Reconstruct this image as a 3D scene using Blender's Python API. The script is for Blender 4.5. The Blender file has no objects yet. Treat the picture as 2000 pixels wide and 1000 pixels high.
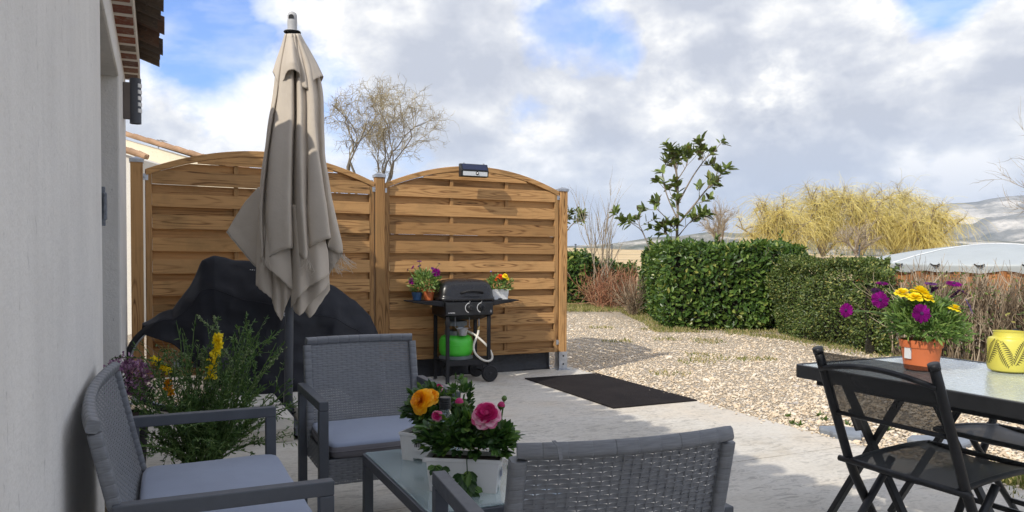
import bpy, math, random
import numpy as np
from mathutils import Vector, Matrix

rng = np.random.default_rng(7)
random.seed(7)
scn = bpy.context.scene
COL = scn.collection
rad = math.radians

# ---------------------------------------------------------------- camera
F, EYE, PITCH, ROLL, CY = 1490.0, 1.17, rad(1.6), 0.0052, 543.6
cam_r0 = np.array([1.0, 0, 0]); cam_f = np.array([0, math.cos(PITCH), -math.sin(PITCH)])
cam_u0 = np.array([0, math.sin(PITCH), math.cos(PITCH)])
_c = math.sqrt(1 - ROLL * ROLL)
cam_r = _c * cam_r0 + ROLL * cam_u0
cam_u = _c * cam_u0 - ROLL * cam_r0
cd = bpy.data.cameras.new('camera'); cam = bpy.data.objects.new('camera', cd); COL.objects.link(cam)
cd.sensor_width = 36.0; cd.lens = F / 2000.0 * 36.0; cd.shift_y = (CY - 500.0) / 2000.0
cd.clip_start = 0.05; cd.clip_end = 20000
m3 = Matrix((cam_r, cam_u, -cam_f)).transposed()
cam.matrix_world = Matrix.Translation((0, 0, EYE)) @ m3.to_4x4()
scn.camera = cam

# ---------------------------------------------------------------- light, sky, exposure
scn.view_settings.view_transform = 'Standard'; scn.view_settings.look = 'None'
scn.view_settings.exposure = 0.46; scn.view_settings.gamma = 1.0
scn.cycles.max_bounces = 8; scn.cycles.transparent_max_bounces = 16
SUN_EL = rad(38); L2 = np.array([0.62, 0.785]); L2 /= np.linalg.norm(L2)
sun_dir = Vector((L2[0] * math.cos(SUN_EL), L2[1] * math.cos(SUN_EL), -math.sin(SUN_EL)))
ld = bpy.data.lights.new('sun', 'SUN'); ld.energy = 3.0; ld.angle = rad(0.53); ld.color = (1.0, 0.93, 0.82)
sun = bpy.data.objects.new('sun', ld); COL.objects.link(sun)
sun.rotation_euler = sun_dir.to_track_quat('-Z', 'Y').to_euler(); sun.location = (-6, -8, 12)

wd = bpy.data.worlds.new('World'); scn.world = wd; wd.use_nodes = True
nt = wd.node_tree; nt.nodes.clear()


def nd(nt, typ, **kw):
    n = nt.nodes.new(typ)
    for k, v in kw.items():
        if k.startswith('i_'):
            key = k[2:]
            n.inputs[int(key) if key.isdigit() else key.replace('_', ' ')].default_value = v
        else:
            setattr(n, k, v)
    return n


def lk(nt, a, b): nt.links.new(a, b)


def mth(nt, op, a, b=None, c=None, clamp=False):
    n = nt.nodes.new('ShaderNodeMath'); n.operation = op; n.use_clamp = clamp
    for i, x in enumerate((a, b, c)):
        if x is None: continue
        if isinstance(x, (int, float)): n.inputs[i].default_value = x
        else: nt.links.new(x, n.inputs[i])
    return n.outputs[0]


def ramp(nt, fac, stops, interp='LINEAR'):
    n = nt.nodes.new('ShaderNodeValToRGB'); n.color_ramp.interpolation = interp
    el = n.color_ramp.elements
    while len(el) > 1: el.remove(el[-1])
    for i, (p, c) in enumerate(stops):
        e = el[0] if i == 0 else el.new(p)
        e.position = p
        if isinstance(c, (int, float)): c = (c, c, c)
        e.color = (*c, 1)
    nt.links.new(fac, n.inputs[0])
    return n.outputs[0]


def mixc(nt, fac, a, b, mode='MIX'):
    n = nt.nodes.new('ShaderNodeMix'); n.data_type = 'RGBA'; n.blend_type = mode; n.clamp_factor = True
    for s, x in ((n.inputs[0], fac), (n.inputs[6], a), (n.inputs[7], b)):
        if isinstance(x, (int, float)): s.default_value = x
        elif isinstance(x, tuple): s.default_value = (*x, 1) if len(x) == 3 else x
        else: nt.links.new(x, s)
    return n.outputs[2]


def noise(nt, vec, scale, detail=4, rough=0.5, dist=0.0, out=0):
    n = nt.nodes.new('ShaderNodeTexNoise'); n.inputs['Scale'].default_value = scale
    n.inputs['Detail'].default_value = detail; n.inputs['Roughness'].default_value = rough
    n.inputs['Distortion'].default_value = dist
    if vec is not None: nt.links.new(vec, n.inputs['Vector'])
    return n.outputs[out]


def vmath(nt, op, a, b=None):
    n = nt.nodes.new('ShaderNodeVectorMath'); n.operation = op
    for i, x in enumerate((a, b)):
        if x is None: continue
        if isinstance(x, (tuple, list)): n.inputs[i].default_value = x
        else: nt.links.new(x, n.inputs[i])
    return n.outputs['Value'] if op in ('DOT_PRODUCT', 'LENGTH', 'DISTANCE') else n.outputs[0]


# sky: Nishita air behind procedural cumulus, all in world direction space
tc = nd(nt, 'ShaderNodeTexCoord'); D = tc.outputs['Generated']
sx = nd(nt, 'ShaderNodeSeparateXYZ'); lk(nt, D, sx.inputs[0])
sky = nd(nt, 'ShaderNodeTexSky', sky_type='NISHITA', sun_disc=False)
sky.sun_elevation = SUN_EL; sky.sun_rotation = math.atan2(-L2[0], -L2[1])
sky.air_density = 1.0; sky.dust_density = 0.5; sky.ozone_density = 3.0


def dirvec(px, py):
    d = cam_r * (px - 1000) / F - cam_u * (py - CY) / F + cam_f
    d /= np.linalg.norm(d); return tuple(float(x) for x in d)


def lobe(px, py, width):   # a soft spot in the sky round one direction
    d = mth(nt, 'SUBTRACT', 1.0, vmath(nt, 'DOT_PRODUCT', D, dirvec(px, py)))
    return mth(nt, 'POWER', 2.718, mth(nt, 'MULTIPLY', d, -1.0 / (0.5 * width * width)))


q = vmath(nt, 'MULTIPLY', D, (1.0, 1.0, 1.55))
warp = vmath(nt, 'MULTIPLY', vmath(nt, 'SUBTRACT', noise(nt, q, 2.6, 2, 0.5, 0, 1), (0.5, 0.5, 0.5)), (0.12, 0.12, 0.12))
q0 = vmath(nt, 'ADD', vmath(nt, 'ADD', q, warp), (4.1, 2.3, 0.2))
cA = noise(nt, q0, 3.1, 12, 0.59)
cB = noise(nt, vmath(nt, 'ADD', q0, (-0.022, -0.012, 0.05)), 3.1, 12, 0.59)
relief = mth(nt, 'SUBTRACT', cA, cB)
cover = cA
for px, py, wdt, amt in ((410, 100, 0.065, -0.13), (340, 10, 0.075, -0.15), (430, 190, 0.06, 0.06), (420, 30, 0.05, -0.07), (660, 160, 0.05, -0.16), (740, 190, 0.06, -0.06), (1130, 8, 0.08, -0.17), (1060, 40, 0.05, -0.12), (1235, 90, 0.045, -0.15), (560, 130, .05, -.05),
                         (1850, 0, 0.065, -0.17), (1790, 30, 0.04, -0.06), (760, 40, 0.12, 0.09), (880, 130, 0.09, 0.07), (1500, 220, 0.30, 0.14), (400, 250, 0.10, 0.05), (1300, 330, 0.3, 0.10), (1970, 100, 0.05, .15), (1600, 60, 0.1, .08), (1380, 40, .06, .08)):
    cover = mth(nt, 'ADD', cover, mth(nt, 'MULTIPLY', lobe(px, py, wdt), amt))
mask = ramp(nt, cover, [(0.37, 0.0), (0.45, 0.55), (0.53, 1.0)])
mask = mth(nt, 'MULTIPLY', mask, ramp(nt, sx.outputs[2], [(0.45, 1.0), (0.75, 0.90)]))
low = ramp(nt, sx.outputs[2], [(0.0, 1.0), (0.06, 0.75), (0.17, 0.0)])
thick = mth(nt, 'MULTIPLY_ADD', mth(nt, 'SUBTRACT', cover, 0.5), -0.42, 0.50)
shade = mth(nt, 'ADD', thick, mth(nt, 'MULTIPLY', relief, 1.9))
bill = noise(nt, vmath(nt, 'ADD', q, (7.0, 1.0, 3.0)), 8.0, 8, 0.58, 0.0)
shade = mth(nt, 'ADD', shade, mth(nt, 'MULTIPLY_ADD', bill, 0.62, -0.31))
puff = ramp(nt, bill, [(0.42, 0.1), (0.60, 1.0)])
for px, py, wdt, amt in ((830, 70, 0.10, -0.07), (1150, 170, 0.08, -0.08), (1660, 150, 0.12, -0.09), (1480, 150, 0.045, 0.14), (1520, 195, 0.05, .13), (1130, 250, 0.05, 0.10), (1310, 140, 0.05, 0.12), (1730, 30, .03, .16), (1970, 60, .06, -.10),
                         (1400, 260, 0.06, .05), (560, 40, 0.06, 0.10), (470, 250, 0.07, 0.10), (1700, 250, 0.1, 0.08), (1560, 340, 0.12, -0.06), (1100, 420, .15, -.05), (1830, 360, .05, .12), (1010, 290, .04, .10)):
    lb = mth(nt, 'MULTIPLY', lobe(px, py, wdt), amt * (1.45 if amt > 0 else 0.8))
    shade = mth(nt, 'ADD', shade, mth(nt, 'MULTIPLY', lb, puff) if amt > 0 else lb)
ccol = ramp(nt, shade, [(0.24, (4.6, 4.85, 5.5)), (0.40, (6.0, 6.15, 6.55)), (0.51, (7.6, 7.6, 7.6)), (0.64, (10.0, 9.7, 9.3))])
ccol = mixc(nt, mth(nt, 'MULTIPLY', low, 0.7), ccol, (4.7, 5.5, 7.0))
skyc = mixc(nt, 1.0, sky.outputs[0], (1.0, 1.22, 1.72), 'MULTIPLY')
mask2 = mth(nt, 'MAXIMUM', mask, mth(nt, 'MULTIPLY', low, 0.92))
veil = ramp(nt, noise(nt, vmath(nt, 'MULTIPLY', q0, (1.0, 1.0, 1.8)), 4.5, 8, 0.6), [(0.40, 0.03), (0.62, 0.42)])
mask2 = mth(nt, 'MAXIMUM', mask2, veil)
colr = mixc(nt, mask2, skyc, ccol)
bg = nd(nt, 'ShaderNodeBackground'); lk(nt, colr, bg.inputs[0]); bg.inputs[1].default_value = 0.1
wo = nd(nt, 'ShaderNodeOutputWorld'); lk(nt, bg.outputs[0], wo.inputs[0])

# ---------------------------------------------------------------- measuring: the yard's own axes, turned 25 degrees
TH = rad(25)
NX = np.array([math.cos(TH), math.sin(TH), 0.0])    # along the fence, away from the house
WY = np.array([-math.sin(TH), math.cos(TH), 0.0])   # along the house wall, away from the camera


def yard(a, b, z=0.0): return a * NX + b * WY + np.array([0, 0, z])


def P(px, py, Y):
    d = cam_r * (px - 1000) / F - cam_u * (py - CY) / F + cam_f
    return d / d[1] * Y + np.array([0, 0, EYE])


# ---------------------------------------------------------------- mesh helpers
class MB:
    def __init__(self): self.v = []; self.f = []; self.n = 0

    def add(self, v, faces, rnd=0.0, mi=0):
        v = np.asarray(v, float).reshape(-1, 3)
        if isinstance(faces, list) and len({len(f) for f in faces}) > 1:
            by = {}
            for f in faces: by.setdefault(len(f), []).append(f)
            for fs in by.values(): self.f.append((np.array(fs) + self.n, np.full(len(fs), float(rnd)), np.full(len(fs), mi, int)))
            self.v.append(v); self.n += len(v); return self
        fa = np.asarray(faces, int)
        if np.isscalar(rnd): rnd = np.full(len(fa), rnd)
        self.f.append((fa + self.n, np.asarray(rnd, float), np.full(len(fa), mi, int)))
        self.v.append(v); self.n += len(v); return self

    def poly(self, pts, rnd=0.0, mi=0):
        return self.add(pts, [list(range(len(pts)))], rnd, mi)

    def box(self, c, s, R=None, rnd=0.0, mi=0):
        h = np.array(s, float) / 2
        v = np.array([[x, y, z] for x in (-1, 1) for y in (-1, 1) for z in (-1, 1)], float) * h
        if R is not None: v = v @ np.asarray(R, float).T
        return self.add(v + np.array(c, float), [[0, 1, 3, 2], [4, 6, 7, 5], [0, 4, 5, 1], [2, 3, 7, 6], [0, 2, 6, 4], [1, 5, 7, 3]], rnd, mi)

    def bar(self, p, q, w, h, up=(0, 0, 1), rnd=0.0, mi=0):   # a straight bar, h measured along up
        p = np.array(p, float); q = np.array(q, float); d = q - p; l = np.linalg.norm(d); x = d / l
        y = np.cross(np.array(up, float), x); y /= np.linalg.norm(y); z = np.cross(x, y)
        return self.box((p + q) / 2, (l, w, h), np.array([x, y, z]).T, rnd, mi)

    def tube(self, pts, r, n=6, cap=True, rnd=0.0, mi=0, closed=False):
        pts = np.asarray(pts, float); k = len(pts)
        r = np.full(k, r) if np.isscalar(r) else np.asarray(r, float)
        if closed:
            t = np.roll(pts, -1, 0) - np.roll(pts, 1, 0)
        else:
            t = np.gradient(pts, axis=0)
        t /= np.linalg.norm(t, axis=1)[:, None] + 1e-12
        mean = np.abs(t).mean(0); ref = np.zeros(3); ref[np.argmin(mean)] = 1
        a = np.cross(t, ref); a /= np.linalg.norm(a, axis=1)[:, None] + 1e-12
        b = np.cross(t, a)
        ang = np.arange(n) * 2 * math.pi / n
        v = pts[:, None, :] + r[:, None, None] * (np.cos(ang)[None, :, None] * a[:, None, :] + np.sin(ang)[None, :, None] * b[:, None, :])
        i = np.arange(k if closed else k - 1)[:, None]; j = np.arange(n)[None, :]
        i2 = (i + 1) % k; j2 = (j + 1) % n
        fa = np.stack([i * n + j, i * n + j2, i2 * n + j2, i2 * n + j], -1).reshape(-1, 4)
        self.add(v.reshape(-1, 3), fa, rnd, mi)
        if cap and not closed:
            o = self.n - k * n
            base = self.n
            self.f.append((np.array([[o + x for x in range(n - 1, -1, -1)]]), np.array([rnd]), np.array([mi])))
            self.f.append((np.array([[o + (k - 1) * n + x for x in range(n)]]), np.array([rnd]), np.array([mi])))
        return self

    def lathe(self, prof, n=32, c=(0, 0, 0), R=None, rnd=0.0, mi=0):
        prof = np.array(prof, float); k = len(prof); ang = np.arange(n) * 2 * math.pi / n
        v = np.stack([prof[:, 0, None] * np.cos(ang), prof[:, 0, None] * np.sin(ang), np.repeat(prof[:, 1, None], n, 1)], -1).reshape(-1, 3)
        if R is not None: v = v @ np.asarray(R, float).T
        i = np.arange(k - 1)[:, None]; j = np.arange(n)[None, :]; j2 = (j + 1) % n
        fa = np.stack([i * n + j, i * n + j2, (i + 1) * n + j2, (i + 1) * n + j], -1).reshape(-1, 4)
        return self.add(v + np.array(c, float), fa, rnd, mi)

    def grid(self, V, rnd=0.0, mi=0, closed=False):    # V (k, n, 3)
        k, n = V.shape[:2]
        i = np.arange(k - 1)[:, None]; j = np.arange(n if closed else n - 1)[None, :]; j2 = (j + 1) % n
        fa = np.stack([i * n + j, i * n + j2, (i + 1) * n + j2, (i + 1) * n + j], -1).reshape(-1, 4)
        return self.add(V.reshape(-1, 3), fa, rnd, mi)

    def leaves(self, c, d, L, W, rnd=None, fold=0.25, mi=0, up=None, shape=(0.3, 0.72, 0.85)):
        c = np.asarray(c, float); d = np.asarray(d, float); N = len(c)
        d = d / (np.linalg.norm(d, axis=1)[:, None] + 1e-9)
        ref = rng.normal(size=(N, 3)) if up is None else np.asarray(up, float) + rng.normal(size=(N, 3)) * 0.35
        s = np.cross(d, ref); s /= np.linalg.norm(s, axis=1)[:, None] + 1e-9
        nn = np.cross(s, d)
        L = np.broadcast_to(np.asarray(L, float), (N,))[:, None]; W = np.broadcast_to(np.asarray(W, float), (N,))[:, None]
        t1, t2, wf = shape
        up_ = nn * W * fold
        v = np.stack([c, c + d * L * t1 + s * W * 0.5 + up_, c + d * L * t2 + s * W * 0.5 * wf + up_, c + d * L,
                      c + d * L * t2 - s * W * 0.5 * wf + up_, c + d * L * t1 - s * W * 0.5 + up_], 1)
        o = np.arange(N)[:, None] * 6
        fa = np.stack([o + np.array([0, 1, 2, 3]), o + np.array([0, 3, 4, 5])], 1).reshape(-1, 4)
        if rnd is None: rnd = rng.random(N)
        return self.add(v.reshape(-1, 3), fa, np.repeat(rnd, 2), mi)

    def build(self, name, mats, parent=None, smooth=False, bevel=0.0, seg=2):
        me = bpy.data.meshes.new(name)
        V = np.concatenate(self.v)
        loops = np.concatenate([f.ravel() for f, _, _ in self.f]).astype(np.int32)
        cnt = np.concatenate([np.full(len(f), f.shape[1]) for f, _, _ in self.f]).astype(np.int32)
        rn = np.concatenate([r for _, r, _ in self.f]).astype(np.float32)
        mi = np.concatenate([m for _, _, m in self.f]).astype(np.int32)
        me.vertices.add(len(V)); me.vertices.foreach_set('co', V.astype(np.float32).ravel())
        me.loops.add(len(loops)); me.loops.foreach_set('vertex_index', loops)
        me.polygons.add(len(cnt)); me.polygons.foreach_set('loop_start', (np.cumsum(cnt) - cnt).astype(np.int32))
        try: me.polygons.foreach_set('loop_total', cnt)
        except Exception: pass
        me.polygons.foreach_set('material_index', mi)
        me.polygons.foreach_set('use_smooth', np.full(len(cnt), bool(smooth)))
        me.update(calc_edges=True); me.validate()
        at = me.attributes.new('rnd', 'FLOAT', 'FACE'); at.data.foreach_set('value', rn)
        for m in (mats if isinstance(mats, (list, tuple)) else [mats]): me.materials.append(m)
        o = bpy.data.objects.new(name, me); COL.objects.link(o)
        if parent is not None: o.parent = parent
        if bevel:
            b = o.modifiers.new('bevel', 'BEVEL'); b.width = bevel; b.segments = seg; b.limit_method = 'ANGLE'; b.angle_limit = rad(40)
            b.harden_normals = False
        if smooth == 'auto':
            pass
        return o


def tag(o, label, cat, group=None, kind=None):
    if label: o['label'] = label
    if cat: o['category'] = cat
    if group: o['group'] = group
    if kind: o['kind'] = kind
    return o


def struct(o, kind='structure'): o['kind'] = kind; return o


def thing(name, label, cat, loc=(0, 0, 0), rz=0.0, group=None):
    o = bpy.data.objects.new(name, None); COL.objects.link(o); o.empty_display_size = 0.1
    o.location = tuple(float(x) for x in loc); o.rotation_euler = (0, 0, rz)
    return tag(o, label, cat, group)


def copy_tree(o, loc, rz, label, group=None):
    r = o.copy(); COL.objects.link(r); r.location = tuple(float(x) for x in loc); r.rotation_euler = (0, 0, rz); r['label'] = label
    if group: r['group'] = group
    for ch in list(o.children):
        c = ch.copy(); COL.objects.link(c); c.parent = r
        for g in list(ch.children):
            d = g.copy(); COL.objects.link(d); d.parent = c
    return r


def noise3(p, scale, seed=0):   # cheap smooth value noise for shaping meshes
    p = np.asarray(p, float) * scale + seed * 17.31
    s = 0
    for k, (a, b, c) in enumerate(((1.0, 1.7, 0.6), (-1.3, 0.8, 1.9), (2.1, -1.1, 0.7), (0.4, 2.3, -1.6))):
        s = s + np.sin(p[..., 0] * a + p[..., 1] * b + p[..., 2] * c + k * 1.9 + seed) / (1 + 0.35 * k)
    return s / 2.6


# ---------------------------------------------------------------- materials
def pbr(name):
    m = bpy.data.materials.new(name); m.use_nodes = True; nt = m.node_tree
    b = nt.nodes['Principled BSDF']; return m, nt, b


def bumpto(nt, b, h, strength, dist=0.01):
    n = nt.nodes.new('ShaderNodeBump'); n.inputs['Strength'].default_value = strength; n.inputs['Distance'].default_value = dist
    nt.links.new(h, n.inputs['Height']); nt.links.new(n.outputs[0], b.inputs['Normal'])


def M(name, base, rough=0.6, metal=0.0, var=0.12, scale=6.0, bump=0.0, bscale=60.0, spec=0.5, bdist=0.004, coat=0.0, sheen=0.0):
    m, nt, b = pbr(name); t = nd(nt, 'ShaderNodeTexCoord').outputs['Object']
    n = noise(nt, t, scale, 6, 0.6)
    c = mixc(nt, ramp(nt, n, [(0.3, 0.0), (0.7, 1.0)]), tuple(x * (1 - var) for x in base), tuple(min(1, x * (1 + var)) for x in base))
    lk(nt, c, b.inputs['Base Color'])
    b.inputs['Metallic'].default_value = metal; b.inputs['Specular IOR Level'].default_value = spec
    n2 = noise(nt, t, scale * 3, 4)
    lk(nt, mth(nt, 'MULTIPLY_ADD', n2, 0.25, rough - 0.125, clamp=True), b.inputs['Roughness'])
    if bump: bumpto(nt, b, noise(nt, t, bscale, 5, 0.6), bump, bdist)
    if coat: b.inputs['Coat Weight'].default_value = coat
    if sheen: b.inputs['Sheen Weight'].default_value = sheen
    return m


def leafmat(name, stops, rough=0.4, trans=0.3, spec=0.5):
    m, nt, b = pbr(name)
    a = nd(nt, 'ShaderNodeAttribute', attribute_name='rnd').outputs['Fac']
    c = ramp(nt, a, stops)
    lk(nt, c, b.inputs['Base Color']); b.inputs['Roughness'].default_value = rough; b.inputs['Specular IOR Level'].default_value = spec
    if trans:
        tr = nd(nt, 'ShaderNodeBsdfTranslucent'); lk(nt, mixc(nt, 1.0, c, (1.3, 1.3, 0.7), 'MULTIPLY'), tr.inputs[0])
        mx = nd(nt, 'ShaderNodeMixShader'); mx.inputs[0].default_value = trans
        lk(nt, b.outputs[0], mx.inputs[1]); lk(nt, tr.outputs[0], mx.inputs[2])
        lk(nt, mx.outputs[0], nt.nodes['Material Output'].inputs[0])
    return m


def woodmat(name, axis, light=(0.43, 0.248, 0.104), dark=(0.13, 0.060, 0.022), mid=(0.305, 0.165, 0.066)):
    """treated pine: long grain lines, growth rings swept round knots, one offset per board"""
    m, nt, b = pbr(name); t = nd(nt, 'ShaderNodeTexCoord').outputs['Object']
    a = nd(nt, 'ShaderNodeAttribute', attribute_name='rnd').outputs['Fac']
    off = nd(nt, 'ShaderNodeCombineXYZ')
    for i, k in enumerate((37.0, 11.0, 23.0)): lk(nt, mth(nt, 'MULTIPLY', a, k), off.inputs[i])
    p = vmath(nt, 'ADD', t, off.outputs[0])
    sc = {'X': (1.0, 8.0, 9.0), 'Z': (9.0, 8.0, 1.0)}[axis]
    q = vmath(nt, 'MULTIPLY', p, sc)
    vo = nd(nt, 'ShaderNodeTexVoronoi', feature='F1'); vo.inputs['Scale'].default_value = 1.25
    vo.inputs['Randomness'].default_value = 1.0
    lk(nt, q, vo.inputs['Vector']); kd = vo.outputs['Distance']
    warp = noise(nt, q, 0.8, 3, 0.5, 0.3)
    fall = ramp(nt, kd, [(0.05, 1.0), (0.75, 0.25)])
    rings = mth(nt, 'SINE', mth(nt, 'ADD', mth(nt, 'MULTIPLY', mth(nt, 'SQRT', kd), 34.0), mth(nt, 'MULTIPLY', warp, 30.0)))
    rings = mth(nt, 'POWER', mth(nt, 'MULTIPLY_ADD', rings, 0.5, 0.5), 2.2)
    fine = noise(nt, vmath(nt, 'MULTIPLY', p, tuple(x * 11 if x > 2 else x * 1.6 for x in sc)), 1.0, 5, 0.6)
    g = mth(nt, 'SUBTRACT', mth(nt, 'MULTIPLY_ADD', fine, 0.95, 0.17), mth(nt, 'MULTIPLY', mth(nt, 'MULTIPLY', rings, fall), 0.40))
    c = ramp(nt, g, [(0.26, dark), (0.40, mid), (0.56, light), (0.8, tuple(x * 1.10 for x in light))])
    knot = ramp(nt, kd, [(0.04, 1.0), (0.13, 0.0)])
    c = mixc(nt, mth(nt, 'MULTIPLY', knot, 0.8), c, tuple(x * 0.35 for x in dark))
    tone = ramp(nt, mth(nt, 'FRACT', mth(nt, 'MULTIPLY', a, 7.3)), [(0.0, (0.72, 0.68, 0.62)), (0.5, (1, 1, 1)), (1.0, (1.16, 1.12, 1.04))])
    c = mixc(nt, 1.0, c, tone, 'MULTIPLY')
    blot = noise(nt, p, 2.6, 5, 0.65)
    c = mixc(nt, mth(nt, 'MULTIPLY', ramp(nt, blot, [(0.50, 0.0), (0.68, 1.0)]), 0.5), c, (mid[0] * 0.80, mid[1] * 0.92, mid[2] * 0.95))
    lk(nt, c, b.inputs['Base Color']); b.inputs['Roughness'].default_value = 0.68; b.inputs['Specular IOR Level'].default_value = 0.25
    bumpto(nt, b, g, 0.35, 0.003)
    return m

# ================================================================ shared materials
m_wood = woodmat('pine_boards', 'X'); m_woodz = woodmat('pine_posts', 'Z')
m_black = M('black_paint', (0.016, 0.017, 0.019), 0.42, var=0.2, scale=20, spec=0.4)
m_blackmatt = M('black_matt', (0.012, 0.012, 0.014), 0.75, var=0.2)
m_steel = M('galvanised_steel', (0.42, 0.44, 0.47), 0.42, metal=0.85, var=0.2, scale=25)
m_greymetal = M('grey_paint', (0.075, 0.083, 0.098), 0.5, var=0.1, scale=12, spec=0.4)
m_white = M('white_plastic', (0.74, 0.74, 0.73), 0.45, var=0.04, scale=8)
m_soil = M('soil', (0.035, 0.022, 0.014), 0.95, var=0.5, scale=50, bump=1.0, bscale=120, bdist=0.01)
m_stem = M('green_stem', (0.09, 0.16, 0.035), 0.6, var=0.2, scale=30)
m_twig = M('grey_twig', (0.22, 0.175, 0.13), 0.85, var=0.3, scale=14)
m_terracotta = M('terracotta_plastic', (0.52, 0.135, 0.042), 0.5, var=0.1, scale=9)


def stucco_mat(name, base, streak=0.11):
    m, nt, b = pbr(name); t = nd(nt, 'ShaderNodeTexCoord').outputs['Object']
    n = noise(nt, t, 2.2, 6, 0.6)
    dr = noise(nt, vmath(nt, 'MULTIPLY', t, (7, 7, 1.3)), 1.0, 6, 0.7, 0.6)
    f = mth(nt, 'ADD', mth(nt, 'MULTIPLY', n, 0.55), mth(nt, 'MULTIPLY', dr, 0.45))
    c = mixc(nt, ramp(nt, f, [(0.38, 0.0), (0.60, 1.0)]), tuple(x * (1 - streak) for x in base), base)
    gr = noise(nt, vmath(nt, 'MULTIPLY', t, (30, 30, 14)), 1.0, 4, 0.65, 0.5)
    c = mixc(nt, ramp(nt, gr, [(0.30, 0.75), (0.37, 0.0)]), c, tuple(x * 0.62 for x in base))
    lk(nt, c, b.inputs['Base Color']); b.inputs['Roughness'].default_value = 0.9; b.inputs['Specular IOR Level'].default_value = 0.15
    h = mth(nt, 'ADD', mth(nt, 'MULTIPLY', noise(nt, t, 55, 6, 0.7), 0.6), mth(nt, 'MULTIPLY', noise(nt, vmath(nt, 'MULTIPLY', t, (5, 5, 11)), 1.0, 4, 0.6), 0.7))
    bumpto(nt, b, h, 0.6, 0.010)
    return m


m_stucco = stucco_mat('grey_white_render', (0.745, 0.725, 0.685)); m_cream = stucco_mat('cream_render', (0.78, 0.70, 0.53), 0.05)
m_mortar = stucco_mat('pale_mortar', (0.72, 0.67, 0.59), 0.2)

# ================================================================ ground
def slab_mat(name, warm):
    m, nt, b = pbr(name); t = nd(nt, 'ShaderNodeTexCoord').outputs['Object']
    big = noise(nt, t, 0.9, 5, 0.55)
    c = ramp(nt, big, [(0.34, (0.50, 0.47, 0.41)), (0.5, (0.60, 0.57, 0.51)), (0.66, (0.61, 0.55, 0.46))])
    rough = noise(nt, vmath(nt, 'ADD', t, (5, 2, 0)), 1.3, 4, 0.6)
    patch = ramp(nt, rough, [(0.40, 0.25), (0.52, 1.0)])
    # slate-like stamped relief: broken flakes lying along the yard's own axis
    rot = nd(nt, 'ShaderNodeMapping'); lk(nt, t, rot.inputs[0]); rot.inputs['Rotation'].default_value = (0, 0, rad(12)); rot.inputs['Scale'].default_value = (9, 26, 1)
    fl = noise(nt, rot.outputs[0], 1.0, 7, 0.62, 1.4)
    pits = ramp(nt, fl, [(0.40, 1.0), (0.475, 0.0)])
    c = mixc(nt, mth(nt, 'MULTIPLY', mth(nt, 'MULTIPLY', pits, patch), 0.42), c, (0.17, 0.16, 0.145))
    stain = noise(nt, vmath(nt, 'ADD', t, (1, 9, 0)), 1.7, 5, 0.6)
    c = mixc(nt, ramp(nt, stain, [(0.56, 0.0), (0.72, 0.45)]), c, (0.44, 0.37, 0.27))
    c = mixc(nt, ramp(nt, noise(nt, t, 45, 3), [(0.35, 0.25), (0.55, 0.0)]), c, (0.36, 0.335, 0.29))
    lk(nt, c, b.inputs['Base Color']); b.inputs['Roughness'].default_value = 0.82; b.inputs['Specular IOR Level'].default_value = 0.25
    h = mth(nt, 'ADD', mth(nt, 'MULTIPLY', mth(nt, 'MULTIPLY', fl, patch), 1.5), mth(nt, 'MULTIPLY', noise(nt, t, 60, 4), 0.3))
    bumpto(nt, b, h, 0.55, 0.010)
    return m


pat = MB()
zt = -0.06
def slab_piece(a0, a1, b0, b1): pat.box(((a0 + a1) / 2, (b0 + b1) / 2, zt), (a1 - a0, b1 - b0, 0.12))
slab_piece(-0.2, 4.0, 3.404, 6.42); slab_piece(1.95, 4.0, 6.42, 7.09); slab_piece(-0.2, 4.0, -3.0, 3.396)
o = struct(pat.build('patio', slab_mat('stamped_concrete', True))); o.rotation_euler = (0, 0, TH)
m_ground, nt, b = pbr('dry_soil'); t = nd(nt, 'ShaderNodeTexCoord').outputs['Object']
lk(nt, ramp(nt, noise(nt, t, 0.25, 6, 0.6), [(0.3, (0.26, 0.21, 0.13)), (0.7, (0.36, 0.29, 0.18))]), b.inputs['Base Color']); b.inputs['Roughness'].default_value = 0.95
struct(MB().poly([(-3900, -800, -0.3), (3900, -800, -0.3), (3900, 4400, -0.3), (-3900, 4400, -0.3)]).build('ground', m_ground))

m_gravel, nt, b = pbr('limestone_gravel'); t = nd(nt, 'ShaderNodeTexCoord').outputs['Object']
wob = vmath(nt, 'ADD', t, vmath(nt, 'MULTIPLY', noise(nt, t, 14, 2, out=1), (0.05, 0.05, 0.0)))
vo = nd(nt, 'ShaderNodeTexVoronoi', feature='F1'); vo.inputs['Scale'].default_value = 34; lk(nt, wob, vo.inputs['Vector'])
ve = nd(nt, 'ShaderNodeTexVoronoi', feature='DISTANCE_TO_EDGE'); ve.inputs['Scale'].default_value = 34; lk(nt, wob, ve.inputs['Vector'])
sp = nd(nt, 'ShaderNodeSeparateColor'); lk(nt, vo.outputs['Color'], sp.inputs[0])
GR_STOPS = [(0.0, (0.54, 0.43, 0.30)), (0.3, (0.62, 0.51, 0.37)), (0.6, (0.70, 0.59, 0.44)), (0.85, (0.74, 0.67, 0.56)), (1.0, (0.42, 0.39, 0.36))]
gc = ramp(nt, sp.outputs[0], GR_STOPS)
gc = mixc(nt, ramp(nt, ve.outputs['Distance'], [(0.0, 0.5), (0.06, 0.0)]), gc, (0.36, 0.285, 0.19))
soft = noise(nt, t, 0.7, 5, 0.6)
gc = mixc(nt, ramp(nt, soft, [(0.58, 0.0), (0.78, 0.3)]), gc, (0.42, 0.345, 0.23))
lk(nt, gc, b.inputs['Base Color']); b.inputs['Roughness'].default_value = 0.9; b.inputs['Specular IOR Level'].default_value = 0.2
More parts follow.
